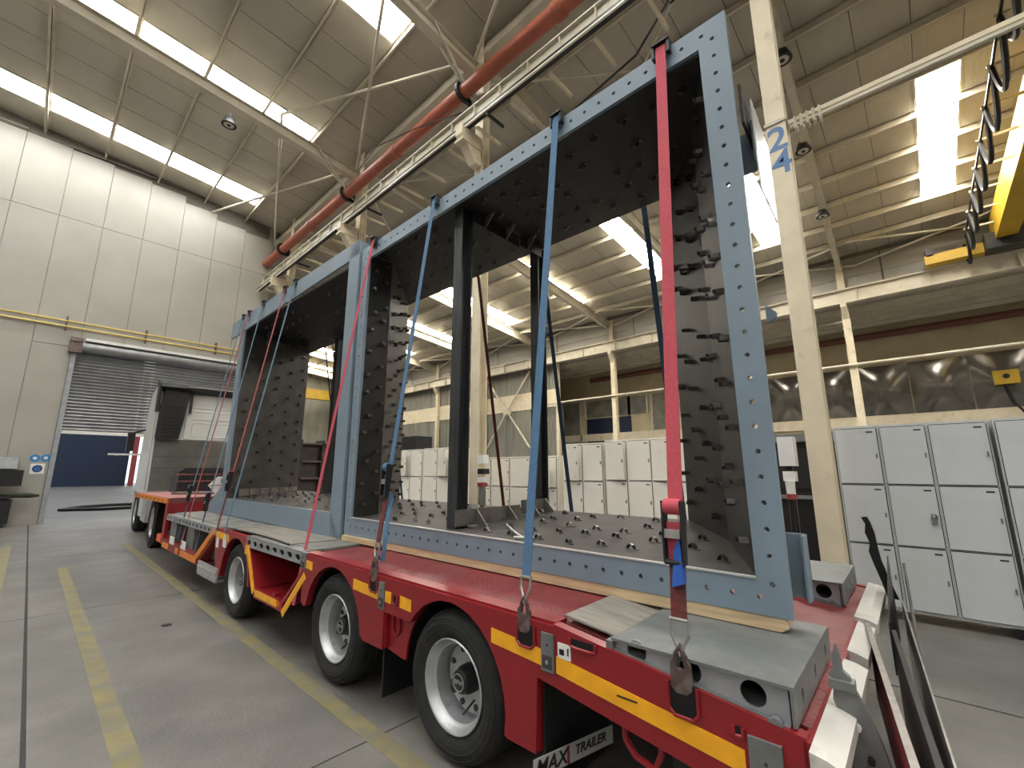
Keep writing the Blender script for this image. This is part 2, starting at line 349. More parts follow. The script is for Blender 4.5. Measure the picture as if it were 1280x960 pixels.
# ------------------------------------------------------------------ roof
ceil = struct(MB().hexa([(RIDGE, YB, zr(RIDGE) + .12), (XF + .3, YB, zr(XF + .3) + .12), (XF + .3, YE + .2, zr(XF + .3) + .12), (RIDGE, YE + .2, zr(RIDGE) + .12)],
                        [(RIDGE, YB, zr(RIDGE) + .2), (XF + .3, YB, zr(XF + .3) + .2), (XF + .3, YE + .2, zr(XF + .3) + .2), (RIDGE, YE + .2, zr(RIDGE) + .2)])
              .hexa([(XL, YB, zr(XL) + .12), (RIDGE, YB, zr(RIDGE) + .12), (RIDGE, YE + .2, zr(RIDGE) + .12), (XL, YE + .2, zr(XL) + .12)],
                    [(XL, YB, zr(XL) + .2), (RIDGE, YB, zr(RIDGE) + .2), (RIDGE, YE + .2, zr(RIDGE) + .2), (XL, YE + .2, zr(XL) + .2)])
              .hexa([(5.66, YE + .2, zr(5.66) + .12), (XF + .3, YE + .2, zr(XF + .3) + .12), (XF + .3, YD, zr(XF + .3) + .12), (5.66, YD, zr(5.66) + .12)],
                    [(5.66, YE + .2, zr(5.66) + .2), (XF + .3, YE + .2, zr(XF + .3) + .2), (XF + .3, YD, zr(XF + .3) + .2), (5.66, YD, zr(5.66) + .2)]), 'ceiling', roofdk)
STR = [(-13.0, -12.1), (-7.5, -6.6), (-1.88, -1.02), (2.95, 3.9), (7.5, 8.42), (12.62, 13.35), (17.5, 18.45), (23.4, 24.3), (28.8, 29.7), (34.2, 35.1), (39.6, 40.5)]
def slope_panel(x0, x1, y0, y1, t=.0, th=.03):
    return MB().hexa([(x0, y0, zr(x0) + t), (x1, y0, zr(x1) + t), (x1, y1, zr(x1) + t), (x0, y1, zr(x0) + t)],
                     [(x0, y0, zr(x0) + t + th), (x1, y0, zr(x1) + t + th), (x1, y1, zr(x1) + t + th), (x0, y1, zr(x0) + t + th)])
y = YB; ys = []
edges = sorted([e for s in STR for e in s] + [YB, YE + .2, YD])
for a, b in zip(edges[:-1], edges[1:]):
    n = max(1, round((b - a) / 1.05))
    for k in range(n): ys.append((a + (b - a) * k / n, a + (b - a) * (k + 1) / n))
wn = 1
def window(x0, x1, y0, y1):
    global wn
    struct(slope_panel(x0, x1, y0, y1, .01, .02), 'window_%d' % wn, skyw if x0 > 6 else skym); wn += 1
for (a, b) in ys:
    sky = any(abs(a - s[0]) < .02 and abs(b - s[1]) < .02 for s in STR)
    if sky: spans = [(XL, -20), (-13, RIDGE), (RIDGE, -6.5), (4.65, 13.65), (19.8, XF + .2)]
    else: spans = [(XL, RIDGE), (RIDGE, XF + .2)]
    if a > YE: spans = [(max(p, 5.66), q) for p, q in spans if q > 5.7]
    for (p, q) in spans:
        if p < RIDGE < q: continue
        struct(slope_panel(p, q, a + .008, b - .008), 'roof_sheet', roofm, ceil)
    if sky:
        for (p, q) in ((-20, -13), (-6.5, 4.65), (13.65, 19.8)):
            if a > YE and p < 5: continue
            window(p, q, a + .01, b - .01)
            for e in (a, b):
                m_ = MB(); m_.bar((p, e, zr(p) - .01), (q, e, zr(q) - .01), .05, .03); struct(m_, 'skylight_flashing', steelc, ceil)
k = -15
while True:
    x = .3 + 1.47 * k; k += 1
    if x < XL: continue
    if x > XF: break
    y0, y1 = (YB, YE) if x < 5.7 else (YB, YD)
    z = zr(x)
    m_ = MB().box(x - .008, x + .008, y0, y1, z - .24, z - .005).box(x - .06, x + .008, y0, y1, z - .24, z - .225).box(x - .008, x + .06, y0, y1, z - .02, z - .005)
    struct(m_, 'purlin', steelc, ceil)
RY = [-9.9, -4.4, 1.15, 6.65, 12.3, 18.0, 23.5, 29.0, 34.5, 40]
for yy in RY:
    if yy < 17:
        struct(MB().ibeam((XL, yy, zr(XL) - 1.05), (RIDGE, yy, zr(RIDGE) - 1.05), .22, .32), 'rafter', steelc, ceil)
        struct(MB().ibeam((RIDGE, yy, zr(RIDGE) - 1.05), (XN, yy, zr(XN) - 1.05), .22, .32), 'rafter', steelc, ceil)
    struct(MB().ibeam((XN, yy - .1, zr(XN) - .52), (XF, yy + .52, zr(XF) - .52), .18, .5), 'rafter', steelc, ceil)
# roof bracing: knee struts, crossing diagonals
def brace(p, q, r=.035): struct(MB().tube([p, q], r, 8), 'brace', steelc, ceil, True)
for a, b in ((-4.4, 1.15), (1.15, 6.65), (6.65, 12.3), (12.3, YE - .1)):
    brace((3.5, a, zr(3.5) - .5), (5.85, b, zr(5.85) - .75), .04); brace((3.5, b, zr(3.5) - .5), (5.85, a, zr(5.85) - .75), .04)
for a, b in zip(RY[1:9], RY[2:10]):
    brace((20.4, a, zr(20.4) - .4), (XF, b, zr(XF) - .6), .045); brace((20.4, b, zr(20.4) - .4), (XF, a, zr(XF) - .6), .045)
    brace((XN + .2, a, zr(7) - 1.1), (XN + 2.9, (a + b) / 2, zr(9) - .4)); brace((XN + .2, b, zr(7) - 1.1), (XN + 2.9, (a + b) / 2, zr(9) - .4))
    struct(MB().box(XN - .1, XN + .1, a, b, zr(XN) - .75, zr(XN) - .55), 'tie_beam', steelc, ceil)
for yy in (6.65, 12.3):
    for s_ in (-1, 1): brace((5.8, yy, zr(6) - 1.9), (4.6, yy + s_ * .1, zr(4.6) - .95), .03)
# bay-two eave wall and lean-to
wr = MB(); wr.box(XF + .12, XF + .2, YB, YD, 8.55, zr(XF) + .1)
wall_eave = struct(wr, 'wall_eave', jointw)
yy = YB
while yy < YD:
    for (a, b) in ((8.56, 9.5), (9.5, 10.35)):
        struct(MB().box(XF + .06, XF + .12, yy + .01, min(yy + 5.4, YD) - .01, a + .01, b - .01), 'panel', panelm, wall_eave)
    yy += 5.45
lt = struct(MB().hexa([(XF + .1, YB, 8.5), (XW, YB, 8.25), (XW, YD, 8.25), (XF + .1, YD, 8.5)], [(XF + .1, YB, 8.6), (XW, YB, 8.35), (XW, YD, 8.35), (XF + .1, YD, 8.6)]), 'ceiling_lean_to', roofm)
for x in (22.9, 23.8, 24.7, 25.6): struct(MB().box(x, x + .06, YB, YD, 8.12, 8.4), 'purlin', steelc, lt)
wall_right = struct(MB().box(XW, XW + .3, YB, YD, 0, 8.35), 'wall_right', brown)
# fascia boards, film panels, windows, corrugated cladding
for (a, b) in ((YB, -6), (-6, 2), (2, 10), (10, 19.6)):
    struct(MB().box(XW - .06, XW, a + .01, b - .01, 6.4, 8.25), 'fascia_board', brown, wall_right)
struct(MB().box(XW - .12, XW, YB, 19.6, 3.55, 4.05), 'rail_board', colm, wall_right)
for k in range(12):
    a = -13.2 + 1.9 * k
    if a + 1.9 > 7.2: break
    b = a + 1.9; n = 8; mm = MB(); vs_ = []; fs_ = []
    for i in range(n + 1):            # slightly dished film sheets
        for j in range(n + 1):
            u, v_ = i / n, j / n; bul = .14 * math.sin(math.pi * u) * math.sin(math.pi * v_) + .012 * math.sin(5 * u + k) * math.sin(7 * v_)
            vs_.append((XW - .05 - bul, a + .02 + (1.9 - .04) * u, 4.07 + 2.3 * v_))
    for i in range(n):
        for j in range(n): fs_.append((i * (n + 1) + j, (i + 1) * (n + 1) + j, (i + 1) * (n + 1) + j + 1, i * (n + 1) + j + 1))
    struct(mm.add(vs_, fs_), 'film_panel', shiny, wall_right, True)
for k, (a, b, z0) in enumerate(((7.6, 10.6, 4.1), (11.0, 12.4, 4.1), (12.7, 14.0, 5.2), (14.0, 17.4, 5.2), (17.8, 19.4, 3.6), (20.0, 23.5, 3.6))):
    wdw = struct(MB().box(XW - .03, XW - .01, a, b, z0, 6.35), 'window_%d' % wn, glassg); wn += 1
    for e in (a, b): struct(MB().box(XW - .12, XW, e - .07, e + .07, z0, 6.4), 'window_frame', steelc, wdw)
struct(MB().box(XW - .08, XW, 13.9, 17.3, 2.5, 5.1), 'door_2', navy)
wall_cl = struct(MB().box(XF + .30, XF + .36, 16.8, YD, 0, 8.56), 'wall_cladding', jointw)
yy = 16.85
while yy < YD - 1:
    for (z0, z1) in ((0, 5.6), (6.75, 8.5)): struct(MB().box(XF + .22, XF + .30, yy + .02, yy + 2.2, z0, z1), 'cladding_sheet', corr, wall_cl)
    yy += 2.24
struct(MB().box(XF + .17, XF + .30, 16.85, YD, 5.6, 6.75), 'band_board', colm, wall_cl)
struct(MB().box(XF + .12, XF + .34, 16.7, 16.9, 0, 8.5), 'corner_post', colm, wall_cl)
# ------------------------------------------------------------------ columns
def hcol(name, x, y, z0, z1, b, h, m, label, group):
    g = empty(name, (x, y, 0), label, 'column', group)
    MB().box(-h / 2, -h / 2 + .02, -b / 2, b / 2, z0, z1).build('flange', m, g); MB().box(h / 2 - .02, h / 2, -b / 2, b / 2, z0, z1).build('flange', m, g)
    MB().box(-h / 2 + .02, h / 2 - .02, -.008, .008, z0, z1).build('web', m, g)
    MB().box(-h / 2 - .1, h / 2 + .1, -b / 2 - .1, b / 2 + .1, z0, z0 + .03).build('base_plate', m, g)
    return g
NC = [.86, 6.5, 12.05, 17.6]
lab = ['cream steel column stencilled with the blue number beside the grey lockers', 'cream steel column seen through the near steel frame behind its posts', 'cream steel column seen through the far steel frame opening', 'cream steel column at the corner of the end wall']
for yy, l in zip(NC, lab):
    c = hcol('steel_column', XN, yy, 0, zr(XN) - .3, .25 if yy > 1 else .22, .22, colm, l, 'cream columns of the near row')
    if yy == .86:
        lettering('2', .46, digit, c, (-.113, .0, 5.70), (R(90), 0, R(-90)), name='number')
        lettering('4', .46, digit, c, (-.113, -.02, 5.36), (R(90), 0, R(-90)), name='number')
        MB().box(-.13, .13, -.125, .125, 5.93, 5.97).build('strap_band', steelc, c)
for yy, l in ((1.68, 'slim cream column rising behind the right grey lockers'), (12.6, 'slim cream column in the opening, with knee brace under the runway'), (18, 'slim cream column right of the cross bracing'), (23.4, 'slim cream column left of the cross bracing'), (29, 'slim cream column above the far white lockers')):
    c = hcol('slim_column', XF, yy, 0, zr(XF) - .3, .26, .26, colm, l, 'slim columns of the far row')
    MB().prism([(-.13, 8.3), (-.45, 8.3), (-.45, 8.15), (-.13, 7.7)], 1, -.1, .1).build('corbel', colm, c)
    MB().tube([(-.1, .1, 7.6), (1.9, 1.3, 8.2)], .05, 8).build('knee_brace', steelc, c)
# cross bracing in the far row
g = empty('cross_bracing', (XF, 20.9, 0), 'cream X shaped cross bracing between two far columns', 'bracing')
for (p, q) in (((0, -1.9, 3.0), (0, 2.3, 8.2)), ((0, 2.3, 3.0), (0, -1.9, 8.2))): MB().tube([p, q], .07, 8).build('diagonal', steelc, g)
MB().box(-.03, .03, -.15, .55, 5.4, 5.85).build('gusset_plate', steelc, g)
# slim rail on far columns
solo(MB().tube([(XF - .2, -14, 5.75), (XF - .2, 18, 5.75)], .055, 8), 'wall_rail', steelc, (XF - .2, 2, 5.75), 'thin cream rail running across the far columns', 'rail')
def prod(name, mb, m, loc, label, cat): return solo(mb, name, m, loc, label, cat)
prod('fire_pipe', MB().tube([(XW - .5, -14, 7.75), (XW - .5, 16.6, 7.75)], .16, 10), mat('rust_brown_pipe', (.17, .06, .04), .6, noise=.15), (XW - .5, 13, 7.75), 'dark red pipe along the far wall under the lean-to roof', 'pipe')

# ------------------------------------------------------------------ red pipe and near crane runway
g = empty('red_pipe', (5.62, 6, 10.17), 'large red painted pipe hung under the roof along the near columns', 'pipe')
MB().tube([(5.62, -8, 10.17), (5.62, YE - .1, 10.17)], .16, 20).build('pipe_run', pipem, g, (5.62, 6, 10.17), True)
for yy in (1.0, 6.75, 12.35, 17.6):
    MB().lathe([(.165, -.04), (.25, -.04), (.25, .04), (.165, .04)], (5.62, yy, 10.17), 1, 20, True).box(5.7, 5.84, yy - .04, yy + .04, 9.95, 10.03).build('clamp', black, g, (5.62, 6, 10.17))
for yy in (4.0, 9.6, 15.0): MB().lathe([(.162, -.12), (.185, -.1), (.185, .1), (.162, .12)], (5.62, yy, 10.17), 1, 20, True).build('pipe_joint', pipem, g, (5.62, 6, 10.17), True)
g = empty('crane_runway', (5.5, 6, 8.9), 'cream overhead crane runway beam running along the near columns', 'crane runway')
o_ = (5.5, 6, 8.9)
MB().box(5.49, 5.51, -8, YE - .1, 8.98, 9.34).box(5.42, 5.58, -8, YE - .1, 9.32, 9.35).box(5.46, 5.56, -8, YE - .1, 8.96, 8.98).build('beam', steelc, g, o_)
MB().box(5.47, 5.53, -8, YE - .1, 9.35, 9.40).build('rail', steelc, g, o_)
MB().box(5.36, 5.40, -8, YE - .1, 8.87, 8.905).build('conductor_rail', mat('conductor_light', (.80, .76, .66), .35, noise=.03), g, o_)
MB().box(5.36, 5.52, -8, YE - .1, 8.915, 8.96).build('gap_shade_strip', black, g, o_)  # black strip painted for the shaded gap under the beam
st_ = MB().box(-.08, .0, -.008, .008, -.14, .20).mesh('stiffener', steelc)
for k in range(34): inst(st_, 'stiffener', g, (5.5 - o_[0], -6 + .76 * k - o_[1], 9.12 - o_[2]))
am = MB().box(-.10, .62, -.028, .028, -.028, .028).mesh('arm', colm)
for k in range(26):
    yy = -5.6 + .98 * k
    if k % 5 == 2:
        MB().box(5.40, 5.9, yy - .45, yy - .40, 8.80, 8.85).build('hanger_arm', black, g, o_)
    inst(am, 'support_arm', g, (5.62 - o_[0], yy - o_[1], 8.83 - o_[2]))
for yy in NC:
    MB().prism([(5.3, 8.9), (5.86, 8.9), (5.86, 8.2), (5.7, 8.2), (5.3, 8.72)], 1, yy - .11, yy + .11).build('corbel', colm, g, o_)
    MB().box(5.3, 5.86, yy - .14, yy + .14, 8.55, 8.6).build('corbel_plate', colm, g, o_)
# hanging cable between the trusses
solo(MB().tube([(5.3, 11, 10.2), (5.0, 9.5, 9.9), (5.2, 8, 9.7), (5.6, 6.7, 9.6)], .012, 6), 'roof_cable', black, (5.3, 8.5, 9.8), 'thin black cable sagging under the roof near the runway', 'cable')
g = empty('loop_cable', (6.2, 1.6, 8.6), 'black cable with a knotted loop hanging above the steel frame corner', 'cable')
MB().tube([(6.1, 5.6, 8.3), (6.15, 4.2, 8.35), (6.2, 2.8, 8.7), (6.2, 2.2, 9.3), (6.2, 2.0, 9.6), (6.2, 1.85, 9.3), (6.2, 2.15, 9.25)], .02, 6).build('cord', black, g, (6.2, 1.6, 8.6), True)
# near bay lamps on rafters
def lamp(x, y, z, label):
    g = empty('high_bay_lamp', (x, y, z), label, 'lamp', 'round lamps under the roof')
    MB().lathe([(.05, .28), (.12, .24), (.19, .05), (.2, 0), (.17, 0)], (0, 0, 0), 2, 20).build('housing', black, g, None, True)
    MB().lathe([(.13, -.004), (.13, .02)], (0, 0, 0), 2, 20).build('lens', mat('lamp_lens', (.55, .52, .45), .3, noise=0), g)
    MB().lathe([(.05, -.02), (.05, .0)], (0, 0, 0), 2, 12).build('driver_cap', black, g)
    MB().tube([(0, 0, .28), (0, 0, .5)], .02, 6).build('stem', black, g)
lamp(2.55, 13.7, zr(2.55) - .72, 'round black lamp under the roof over the end wall')
lamp(10.2, 1.2, 10.60, 'round lamp highest on the rafter beside the numbered column')
lamp(13.5, 1.4, 10.35, 'round lamp halfway down the rafter beside the numbered column')
lamp(17.1, 1.5, 10.02, 'round lamp lowest on the rafter beside the numbered column')
lamp(12.2, 9.9, zr(12.2) - 1.0, 'small round lamp seen between the two steel posts')
# conduit bar from column to the right
g = empty('cable_tray', (6.6, -1, 6.3), 'cream cable tray bar running right from the numbered column', 'cable tray')
MB().box(6.5, 6.56, -6, 1.4, 6.29, 6.35).build('tray', colm, g, (6.6, -1, 6.3)); MB().box(6.45, 6.5, -6, 1.4, 6.19, 6.23).build('conductor_bar', steelc, g, (6.6, -1, 6.3))
for k in range(5): MB().box(6.44, 6.58, .70 - .07 * k, .73 - .07 * k, 6.15, 6.33).build('bracket', steelc, g, (6.6, -1, 6.3))
for k in range(3): MB().box(6.44, 6.58, 1.05 + .08 * k, 1.08 + .08 * k, 6.15, 6.33).build('bracket', steelc, g, (6.6, -1, 6.3))
# ------------------------------------------------------------------ far runway and yellow crane
g = empty('far_runway', (XF - .3, 8, 8.5), 'cream crane runway beam along the far column row', 'crane runway')
MB().ibeam((XF - .3, -14, 8.6), (XF - .3, 42, 8.6), .3, .6, .03, .02).build('beam', steelc, g, (XF - .3, 8, 8.5))
MB().box(XF - .33, XF - .27, -14, 42, 8.9, 8.96).build('rail', steelc, g, (XF - .3, 8, 8.5))
s2 = MB().box(-.14, 0, -.01, .01, -.27, .27).mesh('stiffener', steelc)
for k in range(24): inst(s2, 'stiffener', g, (0, -12 + 2.2 * k - 8, .1))
def crane(y, label, loops=True, z=8.9):
    g = empty('overhead_crane', (14, y, z), label, 'crane')
    MB().box(-6.5, 7.6, -.25, .25, .25, 1.15).build('girder', yellowp, g)
    MB().box(7.3, 7.75, -2.0, 2.0, .05, .4).build('end_carriage', yellowp, g)
    MB().lathe([(.1, 0), (.32, .05), (.32, .7), (.2, .8)], (7.2, -.55, .25), 1, 14).box(6.8, 7.5, -.4, .5, -.05, .5).build('drive_motor', black, g)
    MB().box(7.3, 7.7, 1.75, 1.95, .35, .62).build('buffer', black, g)
    if loops:
        MB().box(-6.5, 7.3, .86, .9, .72, .78).build('cable_rail', black, g)
        for k in range(10):
            x = -6 + 1.4 * k
            MB().box(x - .02, x + .02, .2, .95, .74, .80).build('cable_arm', colm, g)
            pts = [(x + 1.4 * t, .88, .72 - .95 * math.sin(math.pi * t) ** .8) for t in [i / 10 for i in range(11)]]
            MB().tube(pts, .05, 6).build('festoon_loop', black, g, None, True)
    else:
        for x in (-5.5, 6.8): MB().box(x, x + .35, -.2, .2, -z, .25).build('support_leg', yellowp, g)
    return g
crane(-2.9, 'yellow overhead crane girder with black festoon cable at the right edge')
crane(40.0, 'yellow crane girder far off, seen through the far steel frame', False, 7.65)
# yellow pendant on the far wall
g = empty('pendant_control', (XW - .5, -2.75, 5.2), 'yellow pendant control box hanging before the glossy film panels', 'crane control')
MB().box(-.12, .12, -.35, .35, -.25, .3).build('housing', yellowp, g); MB().lathe([(.1, -.14), (.1, -.12)], (0, 0, .05), 0, 12).build('button', black, g); MB().tube([(0, .05, -.25), (.1, -.1, -1.0), (.1, -.4, -1.6)], .04, 6).build('cord', black, g)

g = empty('storage_rack', (9.6, 24.5, 0), 'tall dark brown steel storage rack seen through the far frame', 'rack')
rk = mat('rack_dark', (.045, .035, .03), .6, noise=.2, scale=3)
MB().box(-2.2, 2.6, .3, .9, .02, 3.0).build('back_sheet', rk, g)
for x in (-2.3, -1.1, .1, 1.3, 2.5): MB().box(x, x + .14, 0, .95, 0, 3.2).build('upright', rk, g)
for z in (.25, 1.1, 2.0, 2.95): MB().box(-2.3, 2.64, 0, .95, z, z + .09).build('shelf', MATS['rusty_hook'], g)
# ------------------------------------------------------------------ lockers
def locker(x, ys, h, rows, m, label, group, swing=(), base=.10):
    g = empty('locker', (x, ys[0], 0), label, 'locker', group)
    y0, y1 = min(ys), max(ys); o = (x, ys[0], 0)
    MB().box(x, x + .5, y0, y1, base, h).build('body', m, g, o)
    for yy in (y0 + .04, y1 - .08):
        for xx in (x + .03, x + .42): MB().box(xx, xx + .05, yy, yy + .05, 0, base).build('foot', black, g, o)
    yy = sorted(ys, reverse=True); dh = (h - base - .04) / rows
    for c in range(len(yy) - 1):
        a, b = yy[c + 1] + .018, yy[c] - .018
        for r in range(rows):
            z0, z1 = base + .02 + dh * r + .012, base + .02 + dh * (r + 1) - .012
            d = bpy.data.objects.new('door', MB().box(-.018, 0, -(b - a), 0, 0, z1 - z0).mesh('door', m)); COL.objects.link(d); d.parent = g
            d.location = (-.004, b - ys[0], z0); d.rotation_euler.z = -swing.get((c, r), 0) if swing else 0
            lk = MB().box(-.03, -.018, -(b - a) + .015, -(b - a) + .03, (z1 - z0) * .45, (z1 - z0) * .53).build('latch', galv, d)
            MB().box(-.021, -.018, -(b - a) + .03, -(b - a) + .09, z1 - z0 - .05, z1 - z0 - .035).build('number_tag', black, d)
            dark = MB().box(-.006, 0, a - .008 - ys[0], a - ys[0], z0, z1).box(-.006, 0, b - ys[0], b + .006 - ys[0], z0, z1).box(-.006, 0, a - ys[0], b - ys[0], z0 - .008, z0).box(-.006, 0, a - ys[0], b - ys[0], z1, z1 + .008)
            dark.build('door_gap', joint, g)
            if (c, r) == (1, 1) and m is lockm:
                MB().tube([(-.03, -(b - a) + .03, .30), (-.04, -(b - a) + .03, .335), (-.04, -(b - a) + .06, .335), (-.03, -(b - a) + .06, .30)], .005, 6).box(-.05, -.025, -(b - a) + .022, -(b - a) + .068, .24, .30).build('padlock', galv, d)
    return g
locker(6.56, (.79, .37, -.04, -.5), 2.08, 3, lockm, 'grey nine-door locker right of the numbered column, with a padlock', 'grey lockers')
locker(6.5, (-.53, -.97, -1.4, -1.84), 2.08, 3, lockm, 'grey locker at the right edge of the view', 'grey lockers')
locker(6.6, (2.0, 2.38, 2.75), 2.06, 3, lockw, 'white locker column just left of the wide red strap', 'white lockers')
locker(6.6, (2.78, 3.15, 3.57, 3.98), 2.07, 3, lockw, 'white locker with top doors ajar, under the dark blue doorway', 'white lockers', {(0, 2): .18, (2, 2): .22})
locker(6.6, (4.02, 4.43, 4.86), 2.04, 3, lockw, 'white locker crossed by the far navy strap', 'white lockers', {(0, 2): .25})
locker(6.6, (5.0, 5.62, 6.18, 6.72, 7.1), 1.84, 3, lockw, 'lower white locker right of the second cream column', 'white lockers', {(3, 2): .3})
locker(6.6, (7.95, 8.55, 9.1), 2.10, 3, lockw, 'white locker left of the front steel post, doors ajar', 'white lockers', {(1, 2): .35})
locker(6.6, (9.15, 9.65, 10.1), 2.09, 3, lockw, 'white locker farthest left behind the near frame', 'white lockers', {(0, 2): .3})
solo(MB().box(6.7, 7.2, 9.6, 10.4, 2.09, 2.45), 'dark_crate', black, (7, 10, 2.09), 'dark crate standing on the farthest white locker', 'crate')
# dark cabinet, sockets and cables between the column and frame
g = empty('tool_cabinet', (8.2, 1.7, 0), 'black tool cabinet behind the numbered column', 'cabinet')
MB().box(8.0, 8.6, 1.0, 2.6, .1, 2.0).build('body', black, g, (8.2, 1.7, 0)); MB().box(7.97, 8.0, 1.05, 1.8, 1.3, 1.9).build('door', black, g, (8.2, 1.7, 0)); MB().box(7.9, 8.6, .95, 2.65, 2.0, 2.12).build('top', galv, g, (8.2, 1.7, 0))
MB().box(7.9, 8.0, 1.0, 2.6, 1.15, 1.2).build('shelf', galv, g, (8.2, 1.7, 0)); MB().box(8.0, 8.6, 1.0, 2.6, 0, .1).build('plinth', joint, g, (8.2, 1.7, 0))
def socket_post(y, label):
    g = empty('socket_post', (5.95, y, 0), label, 'power outlet', 'power outlets on the columns')
    MB().box(-.08, .08, -.08, .08, 1.62, 1.95).build('socket_box', signw, g)
    MB().box(-.07, .07, -.06, .06, 1.45, 1.56).build('breaker_box', signw, g)
    MB().lathe([(.05, 0), (.045, -.14)], (-.06, 0, 1.45), 2, 12).build('plug', signw, g); MB().lathe([(.055, -.14), (.055, -.2)], (-.06, 0, 1.45), 2, 12).build('plug_ring', redw, g)
    MB().tube([(-.06, 0, 1.26), (-.05, .02, .7), (-.02, .03, 0)], .03, 8).build('cable', black, g, None, True)
    MB().box(-.03, .03, -.03, .03, 0, 1.62).build('post', black, g)
socket_post(1.17, 'white power outlet with red plug and black cables on the numbered column')
g = empty('control_box', (5.85, 6.2, 0), 'white control boxes with red plugs on the second cream column', 'power outlet')
for (a, b, c, d, mm, nm) in ((-.10, .06, 1.70, 1.86, signw, 'meter_box'), (-.12, .05, 1.50, 1.60, black, 'socket_strip'), (-.08, .05, 1.36, 1.45, signw, 'socket_box'), (-.08, .05, 1.27, 1.34, redw, 'plug'), (-.03, .01, 0, 1.3, galv, 'post')): MB().box(-.08, .06, a, b, c, d).build(nm, mm, g)

# ================================================================= THE SEMI-TRAILER (lorry frame: X 1.78 near side .. 4.33, Y forward)
XS, XE = 1.78, 4.33
O = (3.05, 5.0, 0)
T = empty('semi_trailer', O, 'red low-loader semi-trailer with yellow reflective tape carrying two steel frames', 'trailer', lorry=True)
def part(mb, name, m, parent=None, smooth=False): return mb.build(name, m, parent or T, O, smooth)
def sub(mb, name, m, parent, smooth=False): return mb.build(name, m, parent, O, smooth)
AR = .445
def arc(cy, a0, a1, r=AR, n=14): return [(cy + r * math.cos(R(a0 + (a1 - a0) * i / n)), .385 + r * math.sin(R(a0 + (a1 - a0) * i / n))) for i in range(n + 1)]
W3, W2, W1 = 2.086, 3.463, 5.717
side = [(.36, .735), (1.34, .86), (3.99, .866), (3.99, .49), (3.93, .46)] + arc(W2, 12, 172) + [(2.98, .42), (2.74, .42), (2.74, .65)] + arc(W3, 36, 190) + [(1.62, .30), (1.45, .30), (1.44, .62), (.36, .475)]
for nm, x0, x1 in (('side_panel', XS, XS + .05), ('side_panel', XE - .05, XE)): part(MB().prism(side, 0, x0, x1), nm, redp)
part(MB().prism([(2.74, .67), (2.74, .42), (2.57, .40)] + arc(W3, 2, 38, n=6) + [(2.44, .67)], 0, XS + .04, XS + .055), 'recessed_panel', redp)
# mud-guard returns and deck
for (a, b, z0) in ((1.44, 1.62, .30), (2.72, 2.97, .43), (3.90, 3.99, .47)): part(MB().box(XS + .012, XS + .34, a + .004, b - .004, z0 + .004, .80), 'mudguard', redp)
part(MB().box(XS + .10, XE - .1, 1.37, 3.97, .825, .868), 'deck_plate', redk)
part(MB().prism([(.36, .735), (1.40, .862), (1.40, .82), (.36, .69)], 0, XS + .10, XE - .10), 'tail_deck_plate', redk)
for x0, x1 in ((XS, XS + .11), (XE - .11, XE)):
    part(MB().prism([(1.34, .853), (1.34, .872), (3.99, .880), (3.99, .86)], 0, x0 + .02, x1), 'edge_lip', redp)
part(MB().prism([(.36, .735), (1.34, .86), (1.34, .87), (.36, .745)], 0, XS, XS + .05), 'edge_lip', redp)
# wheel-arch liners (dark)
for cy in (W3, W2, W1):
    part(MB().prism(arc(cy, 12, 168, AR + .002, 16) + arc(cy, 168, 12, AR + .02, 16), 0, XS + .052, XS + .50), 'arch_liner', black)
    part(MB().prism(arc(cy, 12, 168, AR + .002, 16), 0, XS + .50, XS + .51), 'arch_back', black)  # plate added to stop light showing through the arch
part(MB().box(XS + .06, XS + .40, 2.80, 2.812, .10, .6), 'mud_flap', black)
# tape
def tape(y0, y1, z0a, z0b, h, m=tapey): part(MB().add(*[[(XS - .003, y0, z0a), (XS - .003, y1, z0b), (XS - .003, y1, z0b + h), (XS - .003, y0, z0a + h), (XS, y0, z0a), (XS, y1, z0b), (XS, y1, z0b + h), (XS, y0, z0a + h)], [(0, 1, 2, 3), (7, 6, 5, 4), (0, 4, 5, 1), (1, 5, 6, 2), (2, 6, 7, 3), (3, 7, 4, 0)]]), 'reflective_tape', m)
tape(.545, 1.325, .575, .668, .072); tape(1.41, 1.74, .678, .70, .07); tape(2.44, 2.56, .705, .71, .07); tape(2.66, 2.73, .712, .714, .07); tape(2.82, 3.15, .712, .725, .07); tape(3.82, 3.94, .755, .76, .065)
# galvanised corner brackets with twist-lock recess drawn as a dark plate
def bracket(y0, y1, z0, z1):
    b = part(MB().box(XS - .012, XS + .02, y0, y1, z0, z1), 'stake_pocket', galv)
    sub(MB().box(XS - .014, XS - .011, y0 + .008, y1 - .008, z0 + .012, z0 + (z1 - z0) * .42), 'recess', joint, b); sub(MB().box(XS - .017, XS - .011, (y0 + y1) / 2 - .006, (y0 + y1) / 2 + .006, z0 + (z1 - z0) * .2, z0 + (z1 - z0) * .3), 'pin', galvl, b)  # flat dark plate on the face, shade of the recess put into its colour
    sub(MB().lathe([(.006, -.002), (.006, 0)], (XS - .012, (y0 + y1) / 2, z1 - (z1 - z0) * .3), 0, 8), 'rivet', joint, b)
bracket(1.335, 1.405, .665, .825); bracket(2.735, 2.80, .665, .83); bracket(.43, .53, .48, .70); bracket(3.945, 4.03, .75, .88)
